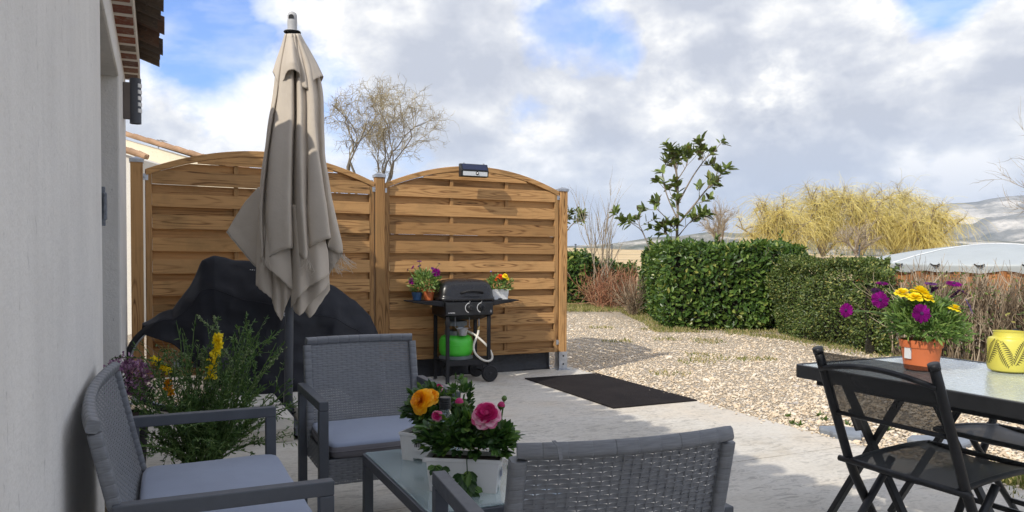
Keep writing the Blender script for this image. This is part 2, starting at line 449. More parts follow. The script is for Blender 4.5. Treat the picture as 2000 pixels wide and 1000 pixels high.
bumpto(nt, b, mth(nt, 'ADD', ramp(nt, ve.outputs['Distance'], [(0.0, 0.0), (0.2, 1.0)]), mth(nt, 'MULTIPLY', sp.outputs[1], 0.6)), 1.0, 0.02)
GZ = -0.075
gv = []
for i in range(41):
    gv.append([(-6 + 26 * j / 40, -3 + 25.5 * i / 40, GZ) for j in range(41)])
gv = np.array(gv); gv[..., 2] += 0.014 * noise3(gv, 1.3, 2)
struct(MB().grid(gv).build('gravel', m_gravel, smooth=True))

# loose stones lying on the gravel, thick near the patio and thinner away from it
m_stone = leafmat('gravel_stone', [(0.0, (0.54, 0.43, 0.30)), (0.25, (0.66, 0.54, 0.39)), (0.6, (0.71, 0.60, 0.45)), (0.93, (0.75, 0.68, 0.57)), (0.97, (0.46, 0.42, 0.38)), (1.0, (0.38, 0.36, 0.34))], rough=0.9, trans=0, spec=0.2)
ICO = np.array([(0, 0, 1), (.894, 0, .447), (.276, .851, .447), (-.724, .526, .447), (-.724, -.526, .447), (.276, -.851, .447), (.724, .526, -.447), (-.276, .851, -.447), (-.894, 0, -.447), (-.276, -.851, -.447), (.724, -.526, -.447), (0, 0, -1)])
ICF = np.array([(0, 1, 2), (0, 2, 3), (0, 3, 4), (0, 4, 5), (0, 5, 1), (1, 6, 2), (2, 7, 3), (3, 8, 4), (4, 9, 5), (5, 10, 1), (6, 7, 2), (7, 8, 3), (8, 9, 4), (9, 10, 5), (10, 6, 1)])


def pebbles(mb, pos, size):
    N = len(pos); sz = size[:, None] * rng.uniform(0.55, 1.25, (N, 3)) * np.array([1, 1, 0.48])
    v = ICO[None] * (1 + rng.normal(0, 0.16, (N, 12, 1))) * sz[:, None, :]
    th = rng.uniform(0, 6.28, N); c, s = np.cos(th)[:, None], np.sin(th)[:, None]
    v = np.stack([v[..., 0] * c - v[..., 1] * s, v[..., 0] * s + v[..., 1] * c, v[..., 2]], -1)
    tl = rng.normal(0, 0.35, N)[:, None]
    v[..., 2] += v[..., 0] * tl
    v += pos[:, None, :]
    fa = (np.arange(N)[:, None, None] * 12 + ICF[None]).reshape(-1, 3)
    mb.add(v.reshape(-1, 3), fa, np.repeat(rng.random(N), len(ICF)))


def on_patio(x, y):
    a = NX[0] * x + NX[1] * y; bb = WY[0] * x + WY[1] * y
    return (a < 4.0) & (((bb < 6.42) & (a > -0.3)) | ((bb < 7.09) & (a > 1.95)))


gs = MB(); pts = []
dist = 3.2 + 15.0 * rng.random(90000) ** 1.7
tx = rng.uniform(-0.12, 0.78, 90000)
x = tx * dist * 1.0; y = dist
ok = ~on_patio(x, y) & (y < 17.2 - 0.5 * np.sin(x * 1.3)) & ~((NX[0] * x + NX[1] * y) > 8.6)
x, y = x[ok], y[ok]
gz = GZ + 0.014 * noise3(np.stack([x, y, np.full_like(x, GZ)], -1), 1.3, 2)
pebbles(gs, np.stack([x, y, gz + 0.006], -1), np.clip(rng.lognormal(math.log(0.0100), 0.42, len(x)), 0.007, 0.05))
# a few strewn over the slab's edge and a strip behind the bicycle cover
k = 160; aa = 4.0 + rng.exponential(0.03, k) * -1; bb = rng.uniform(1.0, 7.0, k)
pebbles(gs, np.array([yard(p, q, 0.006) for p, q in zip(aa, bb)]), rng.uniform(0.005, 0.013, k))
k = 1500; aa = rng.uniform(-0.5, 1.9, k); bb = rng.uniform(6.42, 7.4, k)
pebbles(gs, np.array([yard(p, q, GZ + 0.01) for p, q in zip(aa, bb)]), rng.uniform(0.01, 0.03, k))
struct(gs.build('gravel_stones', m_stone), 'stuff')

# grass verges
m_grass = leafmat('grass_blade', [(0.0, (0.11, 0.15, 0.035)), (0.4, (0.20, 0.22, 0.06)), (0.65, (0.36, 0.31, 0.14)), (1.0, (0.52, 0.43, 0.24))], rough=0.7, trans=0.25, spec=0.2)
gr = MB()
def blades(cx, cy, sx_, sy_, n, h, z0=GZ, shape='u'):
    x = cx + rng.uniform(-1, 1, n) * sx_; y = cy + rng.uniform(-1, 1, n) * sy_
    c = np.stack([x, y, np.full(n, z0)], -1)
    keep = noise3(c, 2.6, 5) > -0.45 + 0.5 * rng.random(n) - 0.35
    c = c[keep]; n = len(c)
    d = rng.normal(0, 0.5, (n, 3)); d[:, 2] = 1
    gr.leaves(c, d, h * rng.uniform(0.5, 1.3, n), 0.010 + 0.006 * rng.random(n), shape=(0.2, 0.6, 0.8))
blades(2.6, 18.9, 1.9, 1.6, 10000, 0.11)
blades(3.5, 13.0, 1.1, 0.35, 1900, 0.055); blades(2.75, 15.2, 0.3, 2.2, 2000, 0.07)
for k in range(26):
    bx = 3.9 + k * 0.055 + rng.normal(0, .15); by = 12.4 - k * 0.16
    blades(bx + .1, by, 0.25, 0.2, 90, 0.05)
for k in range(14): blades(rng.uniform(1.4, 3.6), rng.uniform(8, 14.5), 0.22, 0.16, 70, 0.05)
c4 = yard(4.14, 2.55); blades(c4[0], c4[1], 0.22, 0.32, 900, 0.10)
struct(gr.build('grass', m_grass), 'stuff')

# the ploughed field that climbs to the left behind the garden, one sheet
m_field, nt, b = pbr('stubble_field'); t = nd(nt, 'ShaderNodeTexCoord').outputs['Object']
f1 = noise(nt, vmath(nt, 'MULTIPLY', t, (0.5, 2.6, 1)), 1.0, 6, 0.65)
lk(nt, ramp(nt, f1, [(0.3, (0.42, 0.30, 0.15)), (0.5, (0.60, 0.45, 0.25)), (0.7, (0.68, 0.55, 0.34))]), b.inputs['Base Color'])
b.inputs['Roughness'].default_value = 0.95; bumpto(nt, b, f1, 0.8, 0.2)
fx = np.linspace(-60, 140, 81); fy = np.concatenate([np.linspace(21, 80, 60), np.linspace(83, 180, 25)])
X, Y = np.meshgrid(fx, fy)
tilt = np.clip((46 - X) / 46, 0, 1.4)
crest = np.clip((Y - 22) / 58, 0, 1) ** 0.8 - np.clip((Y - 80) / 60, 0, 2)
Z = -0.12 + crest * (1.38 + 1.05 * tilt) + 0.06 * noise3(np.stack([X, Y, X * 0], -1), 0.25, 3)
struct(MB().grid(np.stack([X, Y, Z], -1)).build('field', m_field, smooth=True))

# far hills and the limestone mountain
def rock_mat(name, scale, lo, hi, white):
    m, nt, b = pbr(name); t = nd(nt, 'ShaderNodeTexCoord').outputs['Object']
    n = noise(nt, vmath(nt, 'MULTIPLY', t, (1, 0.8, 2.0)), scale, 10, 0.66, 0.2)
    c = ramp(nt, n, [(0.38, lo), (0.52, hi), (0.62, white)])
    lk(nt, c, b.inputs['Base Color']); b.inputs['Roughness'].default_value = 1.0; b.inputs['Specular IOR Level'].default_value = 0.0
    bumpto(nt, b, n, 0.6, 1.0 / scale * 0.6)
    return m


def ridge(name, prof, Yd, depth, mat, rough_amp, seed, base=-4.0):
    px = np.array([p[0] for p in prof], float); py = np.array([p[1] for p in prof], float)
    u = np.linspace(px[0], px[-1], 220); top = np.interp(u, px, py)
    rows = []
    for j in range(40):
        t = j / 39.0
        Yv = Yd - depth * (1 - t)
        xx = (u - 1000) / F * Yd
        zz = (EYE + (502 - top) / F * Yd)
        p = np.stack([xx, np.full_like(xx, Yv), xx * 0], -1)
        env = t ** 1.25
        z = base + (zz - base) * env + rough_amp * (noise3(p, 9.0 / depth, seed) + 0.6 * noise3(p, 23.0 / depth, seed + 1) + 0.35 * noise3(p, 55.0 / depth, seed + 2)) * math.sin(math.pi * min(t * 0.98 + 0.01, 1)) ** 0.6
        rows.append(np.stack([xx, np.full_like(xx, Yv), z], -1))
    back = rows[-1].copy(); back[:, 1] += depth * 0.6; back[:, 2] = base; rows.append(back)
    return struct(MB().grid(np.array(rows)).build(name, mat, smooth=True))


ridge('hills', [(900, 482), (1100, 481), (1200, 474), (1270, 462), (1330, 459), (1390, 450), (1440, 454), (1520, 452), (1600, 456), (1700, 452), (1850, 462), (2100, 470)], 1500, 500,
      rock_mat('far_hill', 0.012, (0.13, 0.14, 0.10), (0.26, 0.25, 0.20), (0.62, 0.58, 0.50)), 4.0, 3)
ridge('mountain', [(1380, 470), (1500, 462), (1620, 436), (1720, 408), (1790, 396), (1840, 393), (1905, 388), (1950, 381), (2010, 376), (2150, 362), (2350, 366), (2700, 430)], 3000, 1300,
      rock_mat('limestone_mountain', 0.0035, (0.13, 0.14, 0.12), (0.34, 0.325, 0.28), (0.82, 0.76, 0.66)), 34.0, 8)

# ================================================================ the house whose wall runs down the left side
hs = thing('house', 'near house with rough white rendered wall, deep doorway recess and brick and tile eave', 'house', (0, 0, 0), TH)
wl = MB(); A0 = -0.2; T = 0.32
def wall_box(b0, b1, z0, z1): wl.box((A0 - T / 2, (b0 + b1) / 2, (z0 + z1) / 2), (T, b1 - b0, z1 - z0))
# one skin with the doorway cut out of it, built as a ring of butted blocks
wall_box(-3.0, 3.54, -0.12, 2.52); wall_box(5.33, 6.43, -0.12, 2.52); wall_box(3.54, 5.33, 2.27, 2.52)
wl.box((-3.6, 6.43 - T / 2, 1.2), (6.16, T, 2.64)); wl.box((-3.6, -3 + T / 2, 1.2), (6.16, T, 2.64)); wl.box((-6.84, 1.715, 1.2), (T, 9.43, 2.64))
wl.build('wall', m_stucco, hs, bevel=0.012, seg=2)
dr = MB().box((-0.47, 4.435, 1.1), (0.05, 1.786, 2.32)).build('patio_door', M('door_paint', (0.5, 0.5, 0.48), 0.5), hs)
MB().box((-0.44, 4.0, 1.15), (0.02, 0.7, 1.9)).box((-0.44, 4.87, 1.15), (0.02, 0.7, 1.9)).build('door_glass', M('dark_glass', (0.03, 0.035, 0.04), 0.06), dr)
MB().box((-0.203, 3.56, 1.37), (0.03, 0.03, 0.16)).box((-0.188, 3.55, 1.37), (0.012, 0.05, 0.11)).build('metal_plate', M('worn_plate', (0.16, 0.18, 0.21), 0.5, metal=0.3, var=0.5, scale=60), hs, bevel=0.003)
# eave: mortar bed, a course of bricks on edge seen from below, then canal tiles
mo = MB().box((-0.245, 1.715, 2.555), (0.29, 9.43, 0.13))
mo.box((-0.155, 1.715, 2.485), (0.115, 9.43, 0.010)); mo.build('mortar_bed', m_mortar, hs, bevel=0.008)
br = MB(); bb = 6.40; kk = 0
while bb > -2.9:
    wdt = 0.175 + 0.02 * rng.random()
    br.box((-0.158 + 0.004 * rng.normal(), bb - wdt / 2, 2.4905 + 0.0015 * rng.normal()), (0.100, wdt - 0.036, 0.030), rnd=rng.random())
    bb -= wdt + 0.030; kk += 1
m_brick, nt, b = pbr('old_brick'); t = nd(nt, 'ShaderNodeTexCoord').outputs['Object']
a = nd(nt, 'ShaderNodeAttribute', attribute_name='rnd').outputs['Fac']
c = ramp(nt, a, [(0.0, (0.20, 0.055, 0.03)), (0.3, (0.13, 0.06, 0.042)), (0.5, (0.15, 0.115, 0.085)), (0.75, (0.26, 0.075, 0.036)), (1.0, (0.10, 0.05, 0.04))])
c = mixc(nt, ramp(nt, noise(nt, t, 26, 6, 0.7), [(0.5, 0.0), (0.66, 0.7)]), c, (0.30, 0.25, 0.20))
lk(nt, c, b.inputs['Base Color']); b.inputs['Roughness'].default_value = 0.95; bumpto(nt, b, noise(nt, t, 60, 5, 0.7), 0.8, 0.008)
br.build('brick_course', m_brick, hs, bevel=0.007)
m_tile, nt, b = pbr('weathered_tile'); t = nd(nt, 'ShaderNodeTexCoord').outputs['Object']
a = nd(nt, 'ShaderNodeAttribute', attribute_name='rnd').outputs['Fac']
c = ramp(nt, a, [(0.0, (0.085, 0.062, 0.048)), (0.55, (0.12, 0.088, 0.065)), (0.8, (0.16, 0.075, 0.045)), (1.0, (0.22, 0.085, 0.05))])
c = mixc(nt, ramp(nt, noise(nt, t, 17, 7, 0.7), [(0.45, 0.0), (0.65, 0.8)]), c, (0.06, 0.052, 0.047))
c = mixc(nt, ramp(nt, noise(nt, t, 40, 5, 0.7), [(0.58, 0.0), (0.7, 0.6)]), c, (0.26, 0.21, 0.16))
lk(nt, c, b.inputs['Base Color']); b.inputs['Roughness'].default_value = 0.95; bumpto(nt, b, noise(nt, t, 50, 6, 0.7), 0.9, 0.008)


def half_tile(mb, a0, z0, a1, z1, bc, r, up, rn):
    th = np.linspace(0, math.pi, 9); V = []
    for rr, flip in ((r, 1), (r - 0.014, -1)):
        for (aa, zz, rs) in ((a0, z0, 1.0), (a1, z1, 0.88)):
            V.append(np.stack([np.full(9, aa), bc + np.cos(th) * rr * rs, zz + (1 if up else -1) * np.sin(th) * rr * rs * 0.85], -1))
    o1, o2, i1, i2 = V
    loop = np.array([np.concatenate([o1, i1[::-1]]), np.concatenate([o2, i2[::-1]])])
    mb.grid(loop, rn, closed=True)
    mb.add(np.concatenate([o1, i1]), [[k, k + 1, k + 10, k + 9] for k in range(8)], rn)


rf = MB(); bb = 6.36
while bb > -2.9:
    for c_ in range(5):
        a0 = 0.035 - c_ * 0.36 + 0.012 * rng.normal(); z0 = 2.675 + c_ * 0.36 * 0.3 + 0.006 * rng.normal()
        half_tile(rf, a0, z0, a0 - 0.42, z0 + 0.42 * 0.3 + 0.012, bb + 0.006 * rng.normal(), 0.102, False, rng.random())
        half_tile(rf, a0 - 0.02, z0 + 0.035, a0 - 0.44, z0 + 0.035 + 0.42 * 0.3 + 0.012, bb - 0.105 + 0.006 * rng.normal(), 0.088, True, rng.random())
    bb -= 0.21
rf.build('eave_tiles', m_tile, hs)
rp = MB()
rp.add([(-0.15, -3.0, 2.70), (-0.15, 6.42, 2.70), (-3.6, 6.42, 3.72), (-3.6, -3.0, 3.72), (-7.2, 6.42, 2.70), (-7.2, -3, 2.70),
        (-0.15, -3.0, 2.64), (-0.15, 6.42, 2.64), (-7.2, 6.42, 2.64), (-7.2, -3, 2.64)],
       [[0, 1, 2, 3], [3, 2, 4, 5], [0, 6, 7, 1], [4, 8, 9, 5], [6, 9, 8, 7]])
rp.add([(-0.15, 6.42, 2.64), (-7.2, 6.42, 2.64), (-3.6, 6.42, 3.72)], [[0, 1, 2]]); rp.add([(-0.15, -3, 2.64), (-7.2, -3, 2.64), (-3.6, -3, 3.72)], [[0, 1, 2]])
rp.build('roof', m_tile, hs)

# wall lamp
lp = thing('wall_lamp', 'slim dark grey slotted lamp fixed to the house wall just below the brick eave', 'wall lamp', yard(-0.2, 5.93, 2.235), TH)
MB().box((0.025, 0, 0.0), (0.05, 0.045, 0.25)).build('bracket', M('brown_bracket', (0.15, 0.125, 0.11), 0.6), lp, bevel=0.004)
sh = MB()
th = np.linspace(0, 2 * math.pi, 25)[:-1]
for (r_, z0, z1) in ((0.037, -0.155, 0.155),):
    sh.lathe([(0.030, z0), (r_, z0), (r_, z1), (0.030, z1)], 24, (0.077, -0.005, 0))
sh.lathe([(0.001, 0.14), (0.031, 0.14)], 24, (0.077, -0.005, 0)); sh.lathe([(0.001, -0.13), (0.031, -0.13)], 24, (0.077, -0.005, 0))
sh.build('lamp_shade', m_greymetal, lp, smooth=False)
wn = MB()
for k in range(5):
    an = rad(-38)
    R = np.array([[math.cos(an), -math.sin(an), 0], [math.sin(an), math.cos(an), 0], [0, 0, 1]])
    wn.box(np.array([0.077, -0.005, 0.105 - k * 0.043]) + R @ np.array([0.0365, 0, 0]), (0.006, 0.034, 0.026), R)
wn.build('light_slots', M('opal_plastic', (0.72, 0.72, 0.70), 0.4, var=0.02), lp)

# ================================================================ the neighbour's house
nh = thing('neighbour_house', "neighbour's cream rendered house with low tiled gable, seen over the fence beside the near wall", 'house', (0, 0, 0))
def tri_front(mb, pts, Y0, Y1):
    n = len(pts); f = [(x, Y0, z) for x, z in pts]; k = [(x, Y1, z) for x, z in pts]
    mb.add(f + k, [list(range(n))]); mb.add(f + k, [[n + i for i in range(n)]])
    for i in range(n): mb.add([f[i], f[(i + 1) % n], k[(i + 1) % n], k[i]], [[0, 1, 2, 3]])
Yn = 15.0
q = lambda px, py, Y: (P(px, py, Y)[0], P(px, py, Y)[2])
g = MB(); tri_front(g, [(-10.5, -0.3), (q(520, 345, Yn)[0], -0.3), q(520, 349, Yn), q(180, 254, Yn), (-10.5, q(180, 254, Yn)[1] - 0.6)], Yn, Yn + 8); g.build('wall', m_cream, nh)
Yw = 13.2
g = MB(); tri_front(g, [(-9.5, -0.3), (q(276, 310, Yw)[0], -0.3), q(276, 312, Yw), q(200, 288, Yw), (-9.5, q(200, 288, Yw)[1])], Yw, Yn); g.build('wing_wall', stucco_mat('pale_render', (0.68, 0.65, 0.58), .05), nh)
vt = MB()
m_vtile = M('sandy_tile', (0.40, 0.25, 0.15), 0.9, var=0.4, scale=3.5, bump=0.6, bscale=30)
def verge(p0, p1, Y, n, r):
    p0 = np.array(P(*p0, Y - 0.08)); p1 = np.array(P(*p1, Y - 0.08))
    for k in range(n):
        a_ = p0 + (p1 - p0) * k / n; b_ = p0 + (p1 - p0) * (k + 1.12) / n
        vt.tube([a_ + (0, 0, 0.015), b_], [r, r * 0.82], 10, rnd=rng.random())
        vt.tube([a_ + (0, 0.09, 0.02), b_ + (0, 0.09, 0.008)], [r, r * 0.82], 10, rnd=rng.random())
verge((180, 243), (530, 346), Yn, 13, 0.05); vt.build('verge_tiles', m_vtile, nh)
vt = MB(); verge((215, 284), (282, 306), Yw, 4, 0.055); vt.build('wing_verge_tiles', m_vtile, nh)
rr = MB()
a_ = P(180, 246, Yn); b_ = P(530, 349, Yn); rr.add([a_, b_, b_ + (0, 8, 0), a_ + (0, 8, 0)], [[0, 1, 2, 3]]); rr.build('roof', m_vtile, nh)
an = MB(); p0 = P(297, 274, Yn + 3); p1 = P(322, 275, Yn + 3); an.tube([p0, p1], 0.012, 5)
for f_ in (0.15, 0.4, 0.65, 0.9):
    c_ = p0 + (p1 - p0) * f_; an.tube([c_ - (0, .18, 0), c_ + (0, .18, 0)], 0.008, 4)
an.tube([p0 + (p1 - p0) * .5, p0 + (p1 - p0) * .5 - (0, 0, .9)], 0.015, 5); an.build('aerial', m_steel, nh)

# ================================================================ fence
def fence_panel(a0, b0, a1, b1, label, group='arched woven fence panels'):
    d = math.hypot(a1 - a0, b1 - b0); rz = TH + math.atan2(b1 - b0, a1 - a0)
    t = thing('woven_fence', label, 'fence', yard(a0, b0, 0.187), rz, group)
    W, HS, RISE, FW = d, 1.635, 0.205, 0.045
    arch = lambda x: HS + RISE * (1 - ((x - W / 2) / (W / 2)) ** 2)
    for x in (FW / 2, W - FW / 2): MB().box((x, 0, HS / 2 + 0.01), (FW, 0.045, HS + 0.02), rnd=rng.random()).build('stile', m_woodz, t, bevel=0.004)
    MB().box((W / 2, 0, 0.0225), (W - 2 * FW - 0.002, 0.042, 0.045), rnd=rng.random()).build('bottom_rail', m_wood, t, bevel=0.004)
    xs = np.linspace(0.002, W - 0.002, 41); zb = np.array([arch(x) for x in xs]) - 0.022; zt_ = zb + 0.05
    ar = np.array([np.stack([xs, np.full(41, y), z], -1) for y, z in ((-0.03, zb), (-0.03, zt_), (0.03, zt_), (0.03, zb))]).transpose(1, 0, 2)
    mb = MB(); mb.grid(ar, 0.37, closed=True); mb.add(ar[0], [[0, 1, 2, 3]]); mb.add(ar[-1], [[0, 1, 2, 3]])
    mb.build('arch_rail', m_wood, t, bevel=0.004)
    for x in (FW + (W - 2 * FW) * 0.355, FW + (W - 2 * FW) * 0.69):
        MB().box((x, -0.002, arch(x) / 2), (0.034, 0.022, arch(x) - 0.06), rnd=rng.random()).build('batten', m_woodz, t, bevel=0.002)
    sl = MB(); z = HS - 0.045; k = 0
    bowx = np.linspace(FW + 0.001, W - FW - 0.001, 33)

    def board(z0, z1, y, rn, lean):
        top = np.minimum(z1, np.array([arch(x) - 0.024 for x in bowx])); ok = top - z0 > 0.004
        idx = np.where(ok)[0]
        if len(idx) < 2: return
        x = bowx[idx]; tp = top[idx]; lo = np.full_like(tp, z0)
        wob = 0.0015 * np.sin(x * 7 + rn * 40)
        yb = y + wob
        ring = np.array([np.stack([x, yb - 0.0045 - lean, lo], -1), np.stack([x, yb - 0.0045 + lean, tp], -1), np.stack([x, yb + 0.0045 + lean, tp], -1), np.stack([x, yb + 0.0045 - lean, lo], -1)]).transpose(1, 0, 2)
        sl.grid(ring, rn, closed=True); sl.add(ring[0], [[0, 1, 2, 3]], rn); sl.add(ring[-1], [[0, 1, 2, 3]], rn)
    pitch = 0.1785
    top = HS + RISE
    zf = HS - 0.085       # bottom edge of the highest full front board
    n = int(zf / pitch)
    board(zf + pitch, zf + pitch + 0.12, -0.021, rng.random(), 0.002)
    for k in range(0, n + 1):
        z0 = zf - k * pitch
        if z0 < 0.05: break
        board(z0, z0 + 0.112 + 0.004 * rng.normal(), -0.021 + 0.002 * rng.normal(), rng.random(), 0.0035 + 0.0015 * rng.normal())
        board(z0 + 0.098, z0 + 0.098 + 0.092 + (0.0 if rng.random() < 0.75 else -0.012), 0.0165, rng.random(), 0.001)
    zl = zf - (k if z0 < 0.05 else k + 1) * pitch + pitch
    board(max(0.046, zl - 0.085), zl + 0.006, 0.0155, rng.random(), 0.001)
    sl.build('slats', m_wood, t)
    for x in (-0.006, W + 0.006):
        for z in (HS - 0.035, 0.1):
            MB().box((x, -0.024, z), (0.05, 0.004, 0.05)).box((x, -0.030, z), (0.014, 0.008, 0.014)).build('metal_fitting', m_steel, t, bevel=0.001)
    return t


def fence_post(a, b, top, label, group='fence posts'):
    t = thing('fence_post', label, 'fence post', yard(a, b, 0), TH, group)
    MB().box((0, 0, (top + 0.06) / 2), (0.088, 0.088, top - 0.06), rnd=rng.random()).build('shaft', m_woodz, t, bevel=0.006)
    cp = MB(); cp.box((0, 0, top + 0.004), (0.104, 0.104, 0.026)); h = 0.052
    cp.add([(-h, -h, top + .017), (h, -h, top + .017), (h, h, top + .017), (-h, h, top + .017), (0, 0, top + 0.04)], [[0, 1, 4], [1, 2, 4], [2, 3, 4], [3, 0, 4]])
    cp.build('cap', m_steel, t, bevel=0.002)
    br = MB(); br.box((0, 0, 0.004), (0.14, 0.14, 0.008))
    for sx_, sy_ in ((0, -1), (0, 1), (-1, 0), (1, 0)):
        br.box((sx_ * 0.0465, sy_ * 0.0465, 0.098), (0.005 if sx_ else 0.098, 0.005 if sy_ else 0.088, 0.18))
    bk = br.build('bracket', m_steel, t, bevel=0.0015)
    for z in (0.06, 0.145):
        bo = MB().lathe([(0.0005, 0.004), (0.009, 0.004), (0.010, 0)], 10, (0, -0.049, z), np.array([[1, 0, 0], [0, 0, -1], [0, 1, 0]]))
        bo.build('bolt', m_blackmatt, bk)
    return t


fence_post(-0.135, 6.70, 1.905, 'dark weathered square fence post tight against the end of the house wall')
fence_post(1.872, 6.925, 1.905, 'square fence post with grey cap joining the two arched panels behind the umbrella')
fence_post(3.83, 6.99, 1.86, 'square wooden fence post at the gravel, standing in a shiny galvanised bracket')
fence_panel(-0.075, 6.715, 1.815, 6.92, 'arched woven wood fence panel behind the black bicycle cover, next to the house')
fence_panel(1.93, 6.965, 3.775, 6.985, 'sunlit arched woven wood fence panel behind the barbecue, with the solar light on top')
# the side of the bin enclosure, seen edge-on from the patio; it throws the shadow on the gravel
fence_post(3.76, 7.25, 1.60, 'short brown fence post in a bracket, half hidden behind the end of the fence')
t = fence_panel(3.80, 7.31, 3.80, 9.16, 'woven wood fence panel running back from the end of the fence')
# sheet of black plastic under the panels
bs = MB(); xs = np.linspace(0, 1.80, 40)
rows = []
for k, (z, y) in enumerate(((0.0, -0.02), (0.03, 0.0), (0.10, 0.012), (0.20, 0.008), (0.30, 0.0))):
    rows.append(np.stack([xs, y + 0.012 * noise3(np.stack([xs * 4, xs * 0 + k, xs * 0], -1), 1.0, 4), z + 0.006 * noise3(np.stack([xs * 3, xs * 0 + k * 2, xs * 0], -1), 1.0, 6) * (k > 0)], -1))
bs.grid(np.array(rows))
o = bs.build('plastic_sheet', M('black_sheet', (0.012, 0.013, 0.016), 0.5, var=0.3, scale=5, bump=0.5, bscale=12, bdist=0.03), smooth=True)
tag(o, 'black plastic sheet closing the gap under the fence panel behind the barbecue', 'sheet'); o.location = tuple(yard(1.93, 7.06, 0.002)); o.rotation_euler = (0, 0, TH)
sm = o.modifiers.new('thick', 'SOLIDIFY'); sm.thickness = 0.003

# solar light on the arch
p = P(922, 334, 7.36); so = thing('solar_light', 'black solar wall light with small panel fixed at the top of the fence arch', 'solar light', p + WY * 0.0 - WY * 0.035, TH)
sb = MB(); sb.add([(x, y, z) for x in (-0.14, 0.14) for y, z in ((0.03, -0.062), (0.03, 0.062), (-0.012, 0.062), (-0.05, -0.005), (-0.04, -0.062))],
                  [[0, 1, 2, 3, 4], [9, 8, 7, 6, 5], [0, 5, 6, 1], [1, 6, 7, 2], [2, 7, 8, 3], [3, 8, 9, 4], [4, 9, 5, 0]])
sb.build('housing', m_black, so, bevel=0.004)
v1 = np.array([0, -0.038, -0.067]); v1 = v1 / np.linalg.norm(v1); nrm = np.array([0, -0.067, 0.038]) / 0.077
MB().box(np.array([0, -0.031, 0.0285]) + nrm * 0.002, (0.25, 0.062, 0.003), np.array([[1, 0, 0], -v1, nrm]).T).build('solar_panel', M('solar_cells', (0.012, 0.02, 0.06), 0.12, var=0.2, scale=30), so)
MB().box((0, -0.0475, -0.034), (0.25, 0.004, 0.040), None).build('lens', M('led_lens', (0.55, 0.57, 0.58), 0.25, var=0.05), so)
MB().lathe([(0.0005, 0.014), (0.007, 0.011), (0.010, 0)], 14, (0.02, -0.0495, -0.030), np.array([[1, 0, 0], [0, 0, -1], [0, 1, 0]])).build('sensor', m_white, so, smooth=True)
MB().lathe([(0.010, 0.004), (0.016, 0.003), (0.017, -0.002)], 14, (0.02, -0.0495, -0.030), np.array([[1, 0, 0], [0, 0, -1], [0, 1, 0]])).build('sensor_ring', m_blackmatt, so)
for x in (-0.1, 0.105): MB().box((x, -0.004, 0.066), (0.012, 0.012, 0.010)).build('clip', m_steel, so)

# mat on the slab
mm, nt, b = pbr('rubber_mat'); t = nd(nt, 'ShaderNodeTexCoord').outputs['Object']
c = ramp(nt, noise(nt, t, 3.0, 6, 0.65), [(0.35, (0.015, 0.013, 0.014)), (0.7, (0.026, 0.022, 0.022))])
c = mixc(nt, ramp(nt, noise(nt, t, 120, 2), [(0.62, 0.0), (0.72, 0.5)]), c, (0.06, 0.05, 0.045))
lk(nt, c, b.inputs['Base Color']); b.inputs['Roughness'].default_value = 0.95; b.inputs['Specular IOR Level'].default_value = 0.1; bumpto(nt, b, noise(nt, t, 160, 3), 0.8, 0.004)
o = MB().box((0, 0, 0.006), (0.81, 1.57, 0.010)).build('door_mat', mm, bevel=0.003); o.location = tuple(yard(3.60, 5.77, 0)); o.rotation_euler = (0, 0, TH)
tag(o, 'large flat black rubber mat at the edge of the pale concrete', 'mat')

# ================================================================ rattan lounge set
m_rattan, nt, b = pbr('grey_rattan'); t = nd(nt, 'ShaderNodeTexCoord').outputs['Object']
n_ = noise(nt, vmath(nt, 'MULTIPLY', t, (30, 30, 300)), 1.0, 3, 0.5)
lk(nt, ramp(nt, n_, [(0.3, (0.128, 0.136, 0.150)), (0.7, (0.18, 0.19, 0.206))]), b.inputs['Base Color']); b.inputs['Roughness'].default_value = 0.5
b.inputs['Specular IOR Level'].default_value = 0.45; bumpto(nt, b, n_, 0.25, 0.001)
m_cush = M('sky_tinted_cloth', (0.25, 0.29, 0.385), 0.9, var=0.06, scale=5, bump=0.35, bscale=420, spec=0.2, bdist=0.001, sheen=0.2)  # cushion top: reflected sky light is put into its blue
m_cushside = M('shaded_cloth_side', (0.17, 0.165, 0.18), 0.9, var=0.08, scale=5, bump=0.35, bscale=420, spec=0.2, bdist=0.001)  # same cloth on the sides, with their shade put into the colour


def wicker(mb, surf, W, H, pitch=0.0108, stake=0.0122):
    rows = max(2, int(round(H / pitch))); st = max(4, int(round(W / stake / 4)) * 4)
    k = np.arange(2 * st + 1); u = k / (2 * st)
    for j in range(rows):
        i = k / 2.0 + 2 * (j % 2)
        ph = np.cos(i * 2 * math.pi / 4)                      # one dip behind a stake in every four
        dip = np.clip((ph - 0.62) / 0.38, 0, 1)
        off = 0.0012 - 0.0030 * dip
        hw = (0.5 * 0.985 - 0.15 * dip) / rows
        vc = (j + 0.5) / rows
        pts = []
        for s, lift in ((-1, 0.0), (-0.6, 0.0008), (0.6, 0.0008), (1, 0.0)):
            p, nn = surf(u, vc + s * hw); pts.append(p + nn * (off + lift)[:, None])
        mb.grid(np.array(pts), rnd=rng.random())
    v = np.linspace(0, 1, 9)
    for i in range(0, st + 1, 2):
        uu = np.full(9, i / st); p, nn = surf(uu, v)
        tt, _ = surf(uu + 0.0022 / W, v); d = tt - p
        mb.grid(np.array([p - d - nn * 0.001, p + d - nn * 0.001]))


